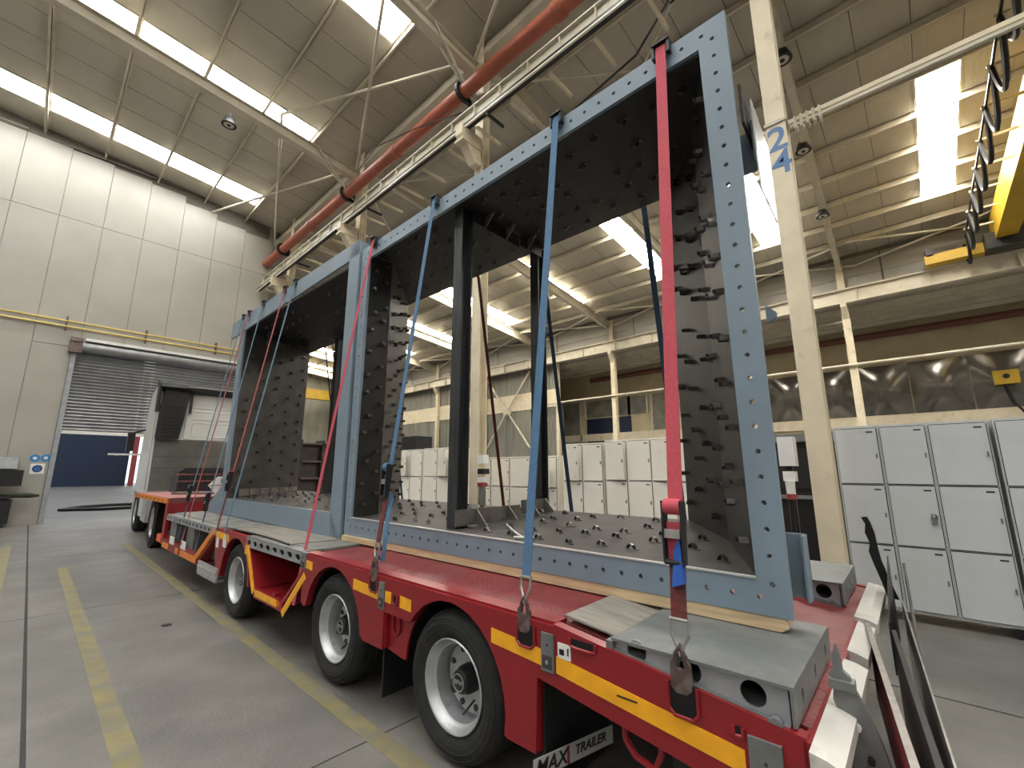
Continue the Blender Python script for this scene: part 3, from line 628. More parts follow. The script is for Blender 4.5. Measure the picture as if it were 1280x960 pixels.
# lashing pockets: flat black plate, the recess shade put into its colour
def pocket(y, z, w=.10, h=.10):
    p = part(MB().prism([(y - w / 2, z + h / 2), (y + w / 2, z + h / 2), (y + w / 2, z - h * .3), (y + w * .3, z - h / 2), (y - w * .3, z - h / 2), (y - w / 2, z - h * .3)], 0, XS - .004, XS + .01), 'lashing_pocket', MATS.get('pocket_shade') or mat('pocket_shade', (.004, .004, .004), .9, noise=0))
    sub(MB().tube([(XS - .006, y - w / 2, z + h / 2), (XS - .006, y - w / 2, z - h * .3), (XS - .006, y - w * .3, z - h / 2), (XS - .006, y + w * .3, z - h / 2), (XS - .006, y + w / 2, z - h * .3), (XS - .006, y + w / 2, z + h / 2)], .007, 6), 'pocket_rim', redp, p)
pocket(.745, .735, .11, .11); pocket(1.505, .785, .11, .10); pocket(2.875, .80); pocket(1.18, .815, .13, .035); pocket(2.61, .745, .05, .05); pocket(.56, .70, .03, .03)
# lashing ring hanging under the tail, recessed lashing eye
part(MB().tube([(XS + .04, 1.02, .61), (XS + .04, 1.01, .50), (XS + .04, .97, .455), (XS + .04, .89, .44), (XS + .04, .86, .50), (XS + .04, .86, .58)], .014, 8), 'lashing_ring', redp, None, True)
part(MB().tube([(XS + .03, 2.60, .64), (XS + .03, 2.60, .55), (XS + .03, 2.635, .52), (XS + .03, 2.67, .55), (XS + .03, 2.67, .64)], .009, 8), 'lashing_eye', redp, None, True)
# stickers
st = part(MB().box(XS - .003, XS, 1.245, 1.315, .735, .80), 'sticker', signw); sub(MB().box(XS - .005, XS - .003, 1.28, 1.305, .752, .775).box(XS - .005, XS - .003, 1.255, 1.262, .755, .785), 'pictogram', black, st)
part(MB().box(XS - .005, XS - .003, .93, 1.02, .668, .674), 'tape_print', black)
# banner on the mud flap
fl_ = part(MB().box(XS + .04, XS + .60, 1.425, 1.437, .10, .62), 'rear_mud_flap', black)
bd = MB().box(-.25, .25, -.04, .04, -.002, .002).build('name_board', mat('board_grey', (.42, .42, .41), .5, noise=.05), T)
def place_board(o): o.location = (XS + .20 - O[0], 1.37 - O[1], .262); o.rotation_euler = (R(90), 0, R(-14))
place_board(bd)
lettering('MAX', .085, mat('board_ink', (.012, .012, .013), .5, noise=0), bd, (-.15, -.002, .003), (0, 0, 0), .25)
lettering('TRAILER', .055, MATS['board_ink'], bd, (.095, .004, .003), (0, 0, 0), .25)
MB().box(-.055, -.04, -.038, .038, .002, .004).build('red_slash', redw, bd)
# dark chassis, axles
for x in (2.5, 3.5): part(MB().box(x, x + .12, .6, 9.3, .48, .80), 'chassis_beam', reddk)
part(MB().box(2.0, 4.1, .40, .9, .35, .6), 'tail_crossbeam', black)
for cy in (W3, W2, W1): part(MB().tube([(2.0, cy, .385), (4.1, cy, .385)], .06, 10), 'axle', black)
# wheels
tp = [(.236, .014), (.262, -.006), (.30, -.018), (.335, -.016), (.362, .0), (.379, .025), (.385, .05), (.385, .075), (.376, .08), (.376, .09), (.385, .095), (.385, .135), (.376, .14), (.376, .15), (.385, .155), (.385, .19), (.378, .22), (.35, .245), (.30, .255), (.236, .245)]
tyre = MB().lathe(tp, (0, 0, 0), 0, 56, False, False).mesh('wheel', rubber, True)
ridge = MB().lathe([(.312, -.018), (.316, -.021), (.320, -.018)], (0, 0, 0), 0, 48, False, False)
for rr in (.345, .29): ridge.lathe([(rr - .003, -.014), (rr, -.017), (rr + .003, -.0135)], (0, 0, 0), 0, 48, False, False)
ridgem = ridge.mesh('sidewall_ring', rubber, True)
rimm = MB().lathe([(.236, .012), (.241, .0), (.236, -.006), (.230, -.003), (.225, .014), (.214, .030), (.210, .042), (.198, .05), (.194, .10), (.188, .135), (.190, .150), (.180, .152), (.172, .132), (.140, .135), (.112, .148), (.05, .150)], (0, 0, 0), 0, 56, False, False).mesh('rim', silver, True)
rimb = MB().lathe([(.236, .012), (.236, .245), (.15, .25), (.0, .25)], (0, 0, 0), 0, 32, False, False).mesh('rim_back', black)
hubm = MB().lathe([(.078, .155), (.076, .10), (.066, .085), (.062, .06), (.05, .05), (0, .048)], (0, 0, 0), 0, 28).mesh('hub_cap', black, True)
capr = MB().lathe([(.046, .049), (.046, .044), (.041, .044), (.041, .049)], (0, 0, 0), 0, 28, True).mesh('hub_ring', silver, True)
holem = MB(); 
for k in range(8):
    a = R(22 + 45 * k); holem.lathe([(.017, .128), (.017, .137)], (0, .150 * math.cos(a), .150 * math.sin(a)), 0, 12)
holem = holem.mesh('hand_hole_shade', joint)  # dark discs painted for the shade inside the holes
valve = MB().tube([(.13, -.05, -.10), (.08, -.045, -.13), (.05, -.04, -.15)], .006, 6).lathe([(.022, .06), (.022, .13)], (0, .055, -.05), 0, 12).mesh('valve', black)
logo = text_mesh('BPW', .034, .001, 0, 'hub_lettering'); logo.materials.clear(); logo.materials.append(silver)
def wheel(x, cy, flip):
    w_ = inst(tyre, 'wheel', T, (x - O[0], cy - O[1], .385), (0, 0, math.pi) if flip else (random.random() * 0, 0, 0))
    rot = 0
    for me, nm in ((ridgem, 'sidewall_ring'), (rimm, 'rim'), (rimb, 'rim_back'), (hubm, 'hub_cap'), (capr, 'hub_ring'), (holem, 'hand_hole_shade'), (valve, 'valve')): inst(me, nm, w_, (0, 0, 0))
    inst(logo, 'hub_lettering', w_, (.047, 0, 0), (R(90), 0, R(-90)))
for cy in (W3, W2, W1): wheel(1.82, cy, False); wheel(XE - .04, cy, True)
# trough between axle one and two, framed by yellow tape
part(MB().box(2.62, 2.66, 3.95, 5.42, .36, .85), 'trough_back', reddk)
part(MB().box(XS + .02, 2.62, 4.40, 5.06, .37, .41), 'trough_floor', redp)
part(MB().box(XS, XS + .04, 4.36, 5.06, .33, .42), 'trough_sill', redp)
def slant(p, q, nm, m, x0, x1, th):
    p = Vector(p); q = Vector(q); d = (q - p).normalized(); n = Vector((-d.y, d.x)) * th
    return part(MB().prism([tuple(p), tuple(q), tuple(q + n), tuple(p + n)], 0, x0, x1), nm, m)
slant((4.40, .36), (3.95, .76), 'trough_cheek', redp, XS + .004, 2.62, -.03); slant((5.06, .40), (5.35, .80), 'trough_cheek', redp, XS + .004, 2.62, .03)
slant((4.36, .34), (3.97, .72), 'reflective_tape', tapey, XS - .006, XS + .003, .06); slant((5.04, .39), (5.33, .80), 'reflective_tape', tapey, XS - .006, XS + .003, -.06)
part(MB().box(XS - .004, XS, 4.47, 5.02, .35, .41), 'reflective_tape', tapey)
part(MB().lathe([(.022, -.004), (.022, .0)], (XS, 4.43, .385), 0, 12), 'reflector', orangel)
part(MB().box(XS + .01, XS + .06, 4.55, 4.62, .41, .45), 'lashing_eye', redp)
# bridge beams with slots
def bridge(y0, y1, z0, z1, n):
    b = part(MB().holed([(y0, z0), (y1, z0), (y1, z1), (y0, z1)], n, (z1 - z0) * .28, 0, (XS, XS + .012), 2.1), 'bridge_beam', galvl)
    sub(MB().box(XS + .05, XS + .07, y0, y1, z0, z1), 'beam_core', joint, b); sub(MB().box(XS, XS + .9, y0, y1, z1, z1 + .008), 'beam_top', platew, b)
bridge(4.04, 5.42, .775, .872, 8); bridge(6.5, 9.1, .79, .868, 14)
# wheel one fender and low bed
f1 = [(5.35, .872), (6.48, .875), (6.48, .76), (6.42, .55), (6.30, .36), (6.20, .36)] + arc(W1, 8, 172) + [(5.26, .40), (5.22, .40), (5.35, .8)]
part(MB().prism(f1, 0, XS, XS + .06), 'side_panel', redp)
tape(5.36, 5.42, .70, .70, .09); tape(5.98, 6.45, .765, .775, .07)
part(MB().box(XS - .003, XS, 6.05, 6.17, .69, .83), 'sticker', signw); part(MB().box(XS - .003, XS, 6.33, 6.42, .66, .78), 'sticker', signw)
slant((6.55, .80), (7.2, .40), 'reflective_tape', tapeo, XS - .006, XS + .02, .08)
slant((6.50, .80), (7.16, .38), 'bed_cheek', redp, XS + .02, 2.6, .05)
stp = part(MB().box(XS - .02, XS + .2, 6.22, 7.0, .28, .31), 'step', silver); sub(MB().box(XS - .02, XS, 6.22, 7.0, .31, .44), 'step_board', mat('aluminium', (.6, .6, .62), .35, .6, noise=.05), stp); sub(MB().box(XS - .026, XS - .02, 6.22, 7.0, .36, .385), 'step_ridge', silver, stp)
part(MB().tube([(XS + .1, 6.5, .45), (XS + .1, 6.7, .62), (XS + .12, 6.6, .72)], .02, 8), 'hydraulic_hose', black); part(MB().box(XS + .1, XS + .3, 6.45, 6.9, .45, .7), 'valve_block', joint)
part(MB().box(2.6, 2.64, 6.5, 9.3, .40, .86), 'bed_back', reddk); part(MB().box(XS + .02, 4.3, 7.1, 9.2, .38, .44), 'bed_floor', redp); part(MB().box(XS, XS + .06, 7.15, 9.2, .36, .50), 'bed_rail', redp)
for (a, b) in ((7.2, 8.0), (8.15, 8.3), (8.75, 9.15)): part(MB().box(XS - .004, XS, a, b, .37, .45), 'reflective_tape', tapeo)
for (a, b) in ((7.75, 8.02), (8.42, 8.7)): part(MB().box(XS - .005, XS, a, b, .47, .58), 'number_plate', signw)
for a in (7.55, 8.55): part(MB().box(XS + .03, XS + .25, a, a + .35, .44, .79), 'bed_post', galv)
for k in range(5): part(MB().box(2.58, 2.6, 6.7, 7.4, .46 + .06 * k, .48 + .06 * k), 'louvre', redp)
# bed covering plates and mats
for i, (a, b) in enumerate(((4.02, 5.0), (5.0, 6.2), (6.2, 7.4), (7.4, 9.15))): part(MB().box(XS + .10 + (.02 if i % 2 else 0), XE - .05, a + .004, b - .004, .862, .884 + .002 * (i % 2)), 'bed_plate', platew)
mt = [(XS + .05 + .04 * math.sin(3 * t), 4.45 + 1.6 * t) for t in [i / 12 for i in range(13)]]
part(MB().prism([(2.5, 4.35), (2.5, 6.05)] + mt[::-1], 2, .886, .892), 'rubber_mat', woodg); part(MB().tube([(x, y_, .889) for x, y_ in mt], .010, 6), 'mat_edge', black)
# gooseneck
part(MB().box(XS + .02, XE - .02, 9.2, 9.26, .60, 1.12), 'neck_riser', redp)
part(MB().box(XS + .02, XE - .02, 9.2, 12.1, 1.03, 1.12), 'neck_deck', mat('neck_pink', (.36, .16, .15), .5, noise=.15, scale=3))
ns = part(MB().box(XS, XS + .03, 9.26, 12.1, 1.03, 1.11), 'neck_edge', tapeo)
for k in range(8): sub(MB().lathe([(.022, -.003), (.022, 0)], (XS, 9.55 + .34 * k, 1.07), 0, 10), 'rivet', joint, ns)
for x in (2.5, 3.5): part(MB().box(x, x + .15, 9.2, 12.0, .85, 1.03), 'neck_beam', reddk)
part(MB().box(XS, XS + .05, 9.15, 9.3, .40, 1.05), 'neck_cheek', redp)
part(MB().box(XS + .05, XS + .4, 9.6, 9.9, .38, .50), 'tail_lamp', orangel); part(MB().box(XS + .1, XS + .2, 9.6, 9.75, .52, .62), 'hose_coupling', signb)
# tail: white skins, lamps board, upright marker boards
def skin(x0, x1, y0, y1, z): return MB().prism([(y0, z - .05), (y0, z - .004), (y0 + .04, z + .012), (y1, z + .02), (y1, z - .05)], 0, x0, x1)
part(MB().box(XS, XE, .34, .37, .46, .735), 'tail_board', redp)
part(skin(1.72, 2.62, .262, .345, .72), 'tail_skin', tarpw); part(skin(2.75, 3.3, .27, .345, .72), 'tail_skin', tarpw); part(skin(3.3, 4.33, .26, .36, .74), 'tail_skin', tarpw)
mk = part(MB().prism([(.300, .945), (.316, .90), (.312, .86), (.330, .845), (.318, .81), (.325, .76), (.305, .70), (.300, .60), (.285, .52), (.30, .36), (.15, .36), (.17, .52), (.20, .66), (.235, .76), (.262, .82), (.268, .845), (.286, .86), (.288, .90)], 0, 2.10, 2.125), 'marker_bracket', galv)
sub(MB().box(2.085, 2.14, .255, .33, .80, .83), 'hinge_knuckle', galv, mk); sub(MB().lathe([(.035, 2.08), (.035, 2.09), (.014, 2.07)], (0, .22, .50), 0, 14), 'lamp', silver, mk); sub(MB().lathe([(.014, 2.090), (.014, 2.102)], (0, .265, .69), 0, 10), 'slot', signw, mk); sub(MB().lathe([(.011, 2.08), (.011, 2.10)], (0, .235, .60), 0, 10), 'bolt', black, mk)
def vboard(p, q, z0, z1, t): return MB().bar((p[0], p[1], (z0 + z1) / 2), (q[0], q[1], (z0 + z1) / 2), t, z1 - z0)
wb = part(vboard((3.3, .30), (1.72, .085), .36, .735, .014), 'warning_board', redw)
sub(vboard((3.28, .292), (1.70, .077), .66, .70, .016), 'white_stripe', signw, wb); sub(vboard((3.29, .305), (1.71, .09), .736, .742, .022), 'board_edge', steel, wb); sub(vboard((3.28, .292), (1.70, .077), .50, .58, .016), 'white_stripe', signw, wb)
part(vboard((3.4, .20), (1.75, .035), .22, .70, .02), 'back_cover', black); part(vboard((4.2, .18), (1.72, .005), .24, .72, .006), 'outer_cover', steel)
fb = part(MB().prism([(.30, 1.24), (.335, 1.235), (.315, 1.19), (.325, 1.13), (.305, 1.06), (.318, 1.0), (.30, .92), (.27, .80), (.25, .70), (.19, .70), (.22, .80), (.255, .95), (.265, 1.05), (.27, 1.13), (.285, 1.20)], 0, 4.18, 4.21), 'marker_bracket', black)
sub(MB().prism([(3.45, .45), (3.45, .72), (4.2, .98), (4.2, .45)], 1, .215, .222), 'gusset_sheet', black, fb)
sub(MB().tube([(3.9, .12, .45), (3.95, .13, .98)], .008, 6), 'stay_rod', steel, fb)

# ---------------- things lying on the tail
def block(x0, x1, y0, y1, zt, holes, label, flip=False):
    o = (x0, (y0 + y1) / 2, .75)
    g = empty('loading_ramp', o, label, 'ramp', 'galvanised ramp blocks', lorry=True)
    zb = lambda y_: .735 + .122 * (y_ - .36) + .016
    MB().prism([(y0, zt - .012), (y1, zt - .012), (y1, zt), (y0, zt)], 0, x0, x1).build('top_plate', galv, g, o)
    n = 3
    a = (y0 + .02, zb(y0)); b = (y1 - .0, zb(y1) ); 
    MB().holed([a, b, (y1, zt - .012), (y0 + .02, zt - .012)], n, .042, 0, (x0 + .015, x0 + .025), 1.0, 20).build('side_plate', galvl, g, o)
    MB().prism([a, b, (y1, zt - .012), (y0 + .02, zt - .012)], 0, x1 - .025, x1 - .015).build('side_plate', galvl, g, o)
    MB().holed([(x0, zb(y0) - .0), (x1, zb(y0)), (x1, zt - .012), (x0, zt - .012)], 3, .026, 1, (y0, y0 + .012), .6, 12).build('end_plate', galv, g, o)
    MB().box(x0 + .1, x0 + .12, y0 + .05, y1, zb(y1) + .01, zt - .015).build('inner_web', joint, g, o)
    MB().prism([(y0 + .02, zb(y0) - .012), (y1, zb(y1) - .012), (y1, zb(y1)), (y0 + .02, zb(y0))], 0, x0 - .005, x1).build('base_plate', galv, g, o)
    MB().box(x0 - .01, x0 + .06, y1 - .01, y1 + .02, zb(y1) - .01, zt - .01).build('hinge_lug', galv, g, o)
    MB().lathe([(.022, -.02), (.022, .01)], (x0, y0 + .06, zb(y0) - .002), 0, 12).build('foot_bolt', galv, g, o)
block(1.80, 2.58, .385, 1.05, .874, 3, 'galvanised ramp block under the pine board at the near trailer corner')
block(3.52, 4.25, .42, .95, .885, 3, 'galvanised ramp block behind the frame at the far trailer corner')
solo(MB().prism([(1.07, .848), (1.345, .880), (1.345, .888), (1.07, .856)], 0, 1.88, 2.5), 'grey_plank', woodg, (2.2, 1.2, .85), 'weathered grey plank between red deck and galvanised ramp', 'plank', lorry=True)
# pine boards below the near frame
def board(x0, x1, y0, y1, z0, z1, label): solo(MB().prism([(y0 + .03, z0), (y0, z0 + .02), (y0, z1 - .012), (y0 + .012, z1), (y1, z1), (y1, z0)], 0, x0, x1), 'pine_board', wood, ((x0 + x1) / 2, (y0 + y1) / 2, z0), label, 'board', 'pine boards under the frame', lorry=True)
board(2.335, 2.45, .49, 3.62, .878, .934, 'long pine board under the front edge of the near frame')
board(2.30, 2.42, 3.64, 4.36, .888, .935, 'short pine board under the left corner of the near frame')
board(3.50, 3.64, 1.30, 5.30, .886, .935, 'pine board under the back edge of the near frame')

# ================================================================= STEEL FRAMES
def clips(parent, o, me, surf, n1, n2, jit, skip=0, cap=[0]):
    """surf(u,v)->(point, normal, along); child clips in a staggered grid"""
    for i in range(n1):
        for j in range(n2):
            u = (i + .5 + (.25 if j % 2 else -.25)) / n1; v = (j + .5) / n2
            u += random.uniform(-jit, jit) / n1; v += random.uniform(-jit, jit) / n2
            if random.random() < skip: continue
            p, nn, al = surf(min(max(u, .02), .98), min(max(v, .04), .96))
            zax = Vector(nn).normalized(); xax = Vector(al); xax = (xax - zax * xax.dot(zax)).normalized(); yax = zax.cross(xax)
            M = Matrix((xax, yax, zax)).transposed().to_euler()
            M2 = Matrix((xax, yax, zax)).transposed() @ Matrix.Rotation(random.uniform(-.35, .35), 3, 'Z')
            inst(me, 'clip', parent, (p[0] - o[0], p[1] - o[1], p[2] - o[2]), M2.to_euler())
cm = MB()                                  # a bent strip: foot, arch, foot
cm.ribbon([(-.045, 0, .002), (-.025, 0, .003), (-.012, 0, .024), (.005, 0, .032), (.022, 0, .022), (.030, 0, .004)], (0, .026, 0), .004)
clip_floor = cm.mesh('clip', clipm)
cm = MB(); cm.ribbon([(-.026, 0, .0), (-.022, 0, .045), (-.006, 0, .052), (.014, 0, .040), (.016, 0, .0)], (0, .028, 0), .004)
cm.bar((-.02, 0, .04), (-.035, 0, .062), .02, .004)
clip_wall = cm.mesh('clip', clipm)
def bil(a, b, c, d, nn, al):
    a, b, c, d = map(Vector, (a, b, c, d))
    return lambda u, v: ((a.lerp(b, u)).lerp(d.lerp(c, u), v), nn, al)
def facet(g, o, name, p, m, th):           # p: 4 points; thickness along th vector
    p = [Vector(q) for q in p]; t = Vector(th); return MB().hexa(p, [q + t for q in p]).build(name, m, g, o)
# ---- near frame
XFc = 2.33; XBk = 3.67
o1 = (3.0, 2.4, .936)
F1 = empty('steel_frame', o1, 'blue-grey flanged steel duct frame with bolt holes, nearest on the trailer', 'steel frame', 'steel duct frames on the trailer', lorry=True)
out = [(.467, .937), (4.375, .936), (4.405, 4.056), (.469, 4.144)]; inn = [(.600, 1.088), (4.255, 1.105), (4.245, 3.905), (.624, 3.988)]
fr = MB()
fr.holed([out[0], out[1], inn[1], inn[0]], 33, .0125, 0, (XFc, XFc + .03)); fr.holed([out[1], out[2], inn[2], inn[1]], 26, .011, 0, (XFc, XFc + .03))
fr.holed([out[2], out[3], inn[3], inn[2]], 33, .0125, 0, (XFc, XFc + .03)); fr.holed([out[3], out[0], inn[0], inn[3]], 26, .0125, 0, (XFc, XFc + .03))
fr.build('flange', bluep, F1, o1)
zf = lambda x: 1.095 + (x - 2.33) * .063
zc = lambda x: 3.965 + (x - 2.33) * .058
RW = [(2.355, .605), (3.05, .92), (3.67, 1.395)]; LW = [(2.355, 4.25), (2.65, 4.28), (3.67, 5.41)]
poly = RW + LW[::-1]
def plate(g, o, name, poly, zfun, m, th):
    n = len(poly); mb = MB(); mb.add([(x, y_, zfun(x)) for x, y_ in poly] + [(x, y_, zfun(x) + th) for x, y_ in poly], [tuple(range(n))[::-1], tuple(range(n, 2 * n))] + [(i, (i + 1) % n, n + (i + 1) % n, n + i) for i in range(n)])
    return mb.build(name, m, g, o)
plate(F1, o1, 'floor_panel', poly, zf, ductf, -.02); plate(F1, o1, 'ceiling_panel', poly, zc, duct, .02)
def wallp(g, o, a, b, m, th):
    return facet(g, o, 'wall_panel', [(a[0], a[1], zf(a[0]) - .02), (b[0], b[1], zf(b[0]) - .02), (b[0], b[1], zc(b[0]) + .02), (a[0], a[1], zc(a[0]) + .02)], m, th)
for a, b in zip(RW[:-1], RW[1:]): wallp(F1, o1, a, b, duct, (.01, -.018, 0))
for a, b in zip(LW[:-1], LW[1:]): wallp(F1, o1, a, b, duct if b[0] < 3 else ductf, (-.01, .018, 0))  # inner facet takes the lighter, lit copy of the lining
# seams along the folds
MB().tube([(LW[1][0], LW[1][1], zf(LW[1][0])), (LW[1][0], LW[1][1], zc(LW[1][0]))], .005, 6).build('weld_seam', clipm, F1, o1)
MB().tube([(x, y_, zc(x) - .004) for x, y_ in LW], .005, 6).build('weld_seam', clipm, F1, o1); MB().tube([(x, y_, zc(x) - .004) for x, y_ in RW], .005, 6).build('weld_seam', clipm, F1, o1)
MB().bar((XFc + .006, .60, 1.092), (XFc + .006, 4.255, 1.109), .022, .008).build('flange_edge', mat('pale_edge', (.62, .62, .6), .4, .2, noise=.1), F1, o1)  # pale bar along the inner bottom edge of the flange
def fpt(u, v): x = 2.40 + 1.2 * v; ya = .62 + .55 * (x - 2.33) ; yb = 4.2 + max(0, x - 2.65) * 1.1; return (x, ya + (yb - ya) * u, zf(x))
clips(F1, o1, clip_floor, lambda u, v: (fpt(u, v), (0, 0, 1), (.25, 1, 0)), 14, 5, .18, .06)
def cpt(u, v): p = fpt(u, v); return (p[0], p[1], zc(p[0]))
clips(F1, o1, clip_floor, lambda u, v: (cpt(u, v), (0, 0, -1), (.25, 1, 0)), 15, 5, .18, .06)
def wsurf(a, b, nn):
    A = (a[0], a[1]); 
    return lambda u, v: ((a[0] + (b[0] - a[0]) * v, a[1] + (b[1] - a[1]) * v, zf(a[0]) + .08 + (2.75) * u), nn, (b[0] - a[0], b[1] - a[1], 0))
clips(F1, o1, clip_wall, wsurf(RW[0], RW[1], (-.41, .91, 0)), 11, 3, .2, .05); clips(F1, o1, clip_wall, wsurf(RW[1], RW[2], (-.6, .79, 0)), 11, 3, .2, .05)
clips(F1, o1, clip_wall, wsurf(LW[0], LW[1], (0, -1, 0)), 12, 2, .2, .05); clips(F1, o1, clip_wall, wsurf(LW[1], LW[2], (.74, -.67, 0)), 14, 5, .15, .05)
# posts and base plates
def post(g, o, x, y_, z0, z1, w_=.11):
    MB().ibeam((x, y_, z0), (x, y_, z1), w_, w_ + .02, .012, .01, (1, 0, 0)).build('post', postm, g, o)
post(F1, o1, 2.51, 2.86, zf(2.5), zc(2.5)); post(F1, o1, 3.62, 2.86, zf(3.6), zc(3.6))
def shoe(g, o, xa, xb, y_, gs, up=1):
    z = (zf if up > 0 else zc)((xa + xb) / 2); h = .13 * up
    MB().box(xa, xb, y_ - .005, y_ + .005, min(z, z + h), max(z, z + h)).build('base_plate', gusm if up > 0 else duct, g, o)
    for x in gs: MB().prism([(y_ - .005, z), (y_ - .13, z), (y_ - .005, z + h)], 0, x - .005, x + .005).build('gusset', gusm, g, o)
shoe(F1, o1, 2.43, 3.22, 2.79, (2.66, 3.06)); shoe(F1, o1, 3.24, 3.67, 2.79, (3.36, 3.60))
shoe(F1, o1, 2.55, 3.22, 2.79, (2.72, 3.02), -1); shoe(F1, o1, 3.24, 3.60, 2.79, (3.36,), -1)
# outside stiffeners on the right flank
for (x, z0, z1) in ((2.60, .98, 1.27), (2.60, 3.25, 3.5)):
    MB().box(x - .02, x, .425, .58, z0, z1).box(x - .11, x, .425, .435, z0, z1).build('flank_bracket', bluep, F1, o1)
MB().prism([(2.37, 3.42), (2.95, 3.30), (2.95, 3.62), (2.37, 3.66)], 1, .44, .455).build('flank_plate', duct, F1, o1)
MB().prism([(2.45, 3.05), (2.80, 3.0), (2.80, 3.50), (2.45, 3.60)], 1, .41, .418).build('wrap_sheet', foil, F1, o1)
for z in (2.32,): MB().prism([(.47, z), (.425, z + .02), (.425, z + .05), (.47, z + .10)], 0, 2.50, 2.52).build('flank_bracket', bluep, F1, o1)
# ---- far frame
o2 = (3.0, 6.6, .90)
F2 = empty('steel_frame', o2, 'plain blue-grey steel duct frame without bolt holes, nearer the truck', 'steel frame', 'steel duct frames on the trailer', lorry=True)
X2 = 2.31
z_in0, z_in1 = 1.135, 4.01
MB().prism([(4.425, .895), (8.99, .895), (8.99, 1.02), (8.47, 1.30), (8.22, 1.30), (8.22, z_in0), (4.66, z_in0)], 0, X2, X2 + .03).build('bottom_flange', bluep, F2, o2)
MB().box(X2, X2 + .03, 4.425, 4.66, .897, 4.19).build('side_flange', bluep, F2, o2); MB().box(X2, X2 + .03, 8.22, 8.42, 1.28, 4.0).build('side_flange', bluep, F2, o2)
MB().prism([(4.43, 4.20), (4.43, z_in1), (8.22, z_in1 - .09), (8.40, z_in1 - .1), (8.92, z_in1 - .1), (8.92, 4.19)], 0, X2, X2 + .03).build('top_flange', bluep, F2, o2)
MB().box(X2 + .03, X2 + .16, 4.43, 4.442, .90, 4.18).build('edge_plate', bluep, F2, o2)
R2 = [(2.34, 4.67), (2.66, 4.72), (3.67, 5.86)]; L2 = [(2.34, 8.22), (3.67, 8.78)]
poly2 = R2 + L2[::-1]
zf_o, zc_o = zf, zc
zf = lambda x: 1.13 + (x - 2.33) * .05; zc = lambda x: 3.93 - (x - 2.33) * .03
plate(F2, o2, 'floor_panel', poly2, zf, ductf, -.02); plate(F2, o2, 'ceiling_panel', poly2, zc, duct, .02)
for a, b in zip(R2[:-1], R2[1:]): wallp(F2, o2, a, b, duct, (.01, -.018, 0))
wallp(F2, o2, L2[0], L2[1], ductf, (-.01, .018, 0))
def fpt2(u, v): x = 2.42 + 1.18 * v; ya = 4.75 + max(0, x - 2.66) * 1.13; yb = 8.2 + (x - 2.33) * .42; return (x, ya + (yb - ya) * u, zf(x))
clips(F2, o2, clip_floor, lambda u, v: (fpt2(u, v), (0, 0, 1), (.3, 1, 0)), 12, 6, .15, .05)
clips(F2, o2, clip_floor, lambda u, v: ((fpt2(u, v)[0], fpt2(u, v)[1], zc(fpt2(u, v)[0])), (0, 0, -1), (.3, 1, 0)), 13, 6, .15, .05)
clips(F2, o2, clip_wall, wsurf(L2[0], L2[1], (.39, -.92, 0)), 11, 5, .15, .06)
for k in range(6):
    a = .02 + .15 * k; p0 = Vector((2.50, 8.20)); p1 = Vector((3.62, 8.66)); a_ = p0.lerp(p1, k / 6); b_ = p0.lerp(p1, (k + .9) / 6)
    MB().hexa([(a_.x, a_.y - .03, zf(3)), (b_.x, b_.y - .03, zf(3)), (b_.x, b_.y - .02, zf(3)), (a_.x, a_.y - .02, zf(3))], [(a_.x, a_.y - .03, zf(3) + .11), (b_.x, b_.y - .03, zf(3) + .11), (b_.x, b_.y - .02, zf(3) + .11), (a_.x, a_.y - .02, zf(3) + .11)]).build('kick_plate', gusm, F2, o2)
post(F2, o2, 3.60, 7.35, zf(3.6), zc(3.6), .13); post(F2, o2, 2.62, 7.9, zc(2.6) - .28, zc(2.6), .05)
MB().box(2.55, 3.3, 8.0, 8.01, 3.78, 3.9).build('stiffener_plate', duct, F2, o2)
zf, zc = zf_o, zc_o

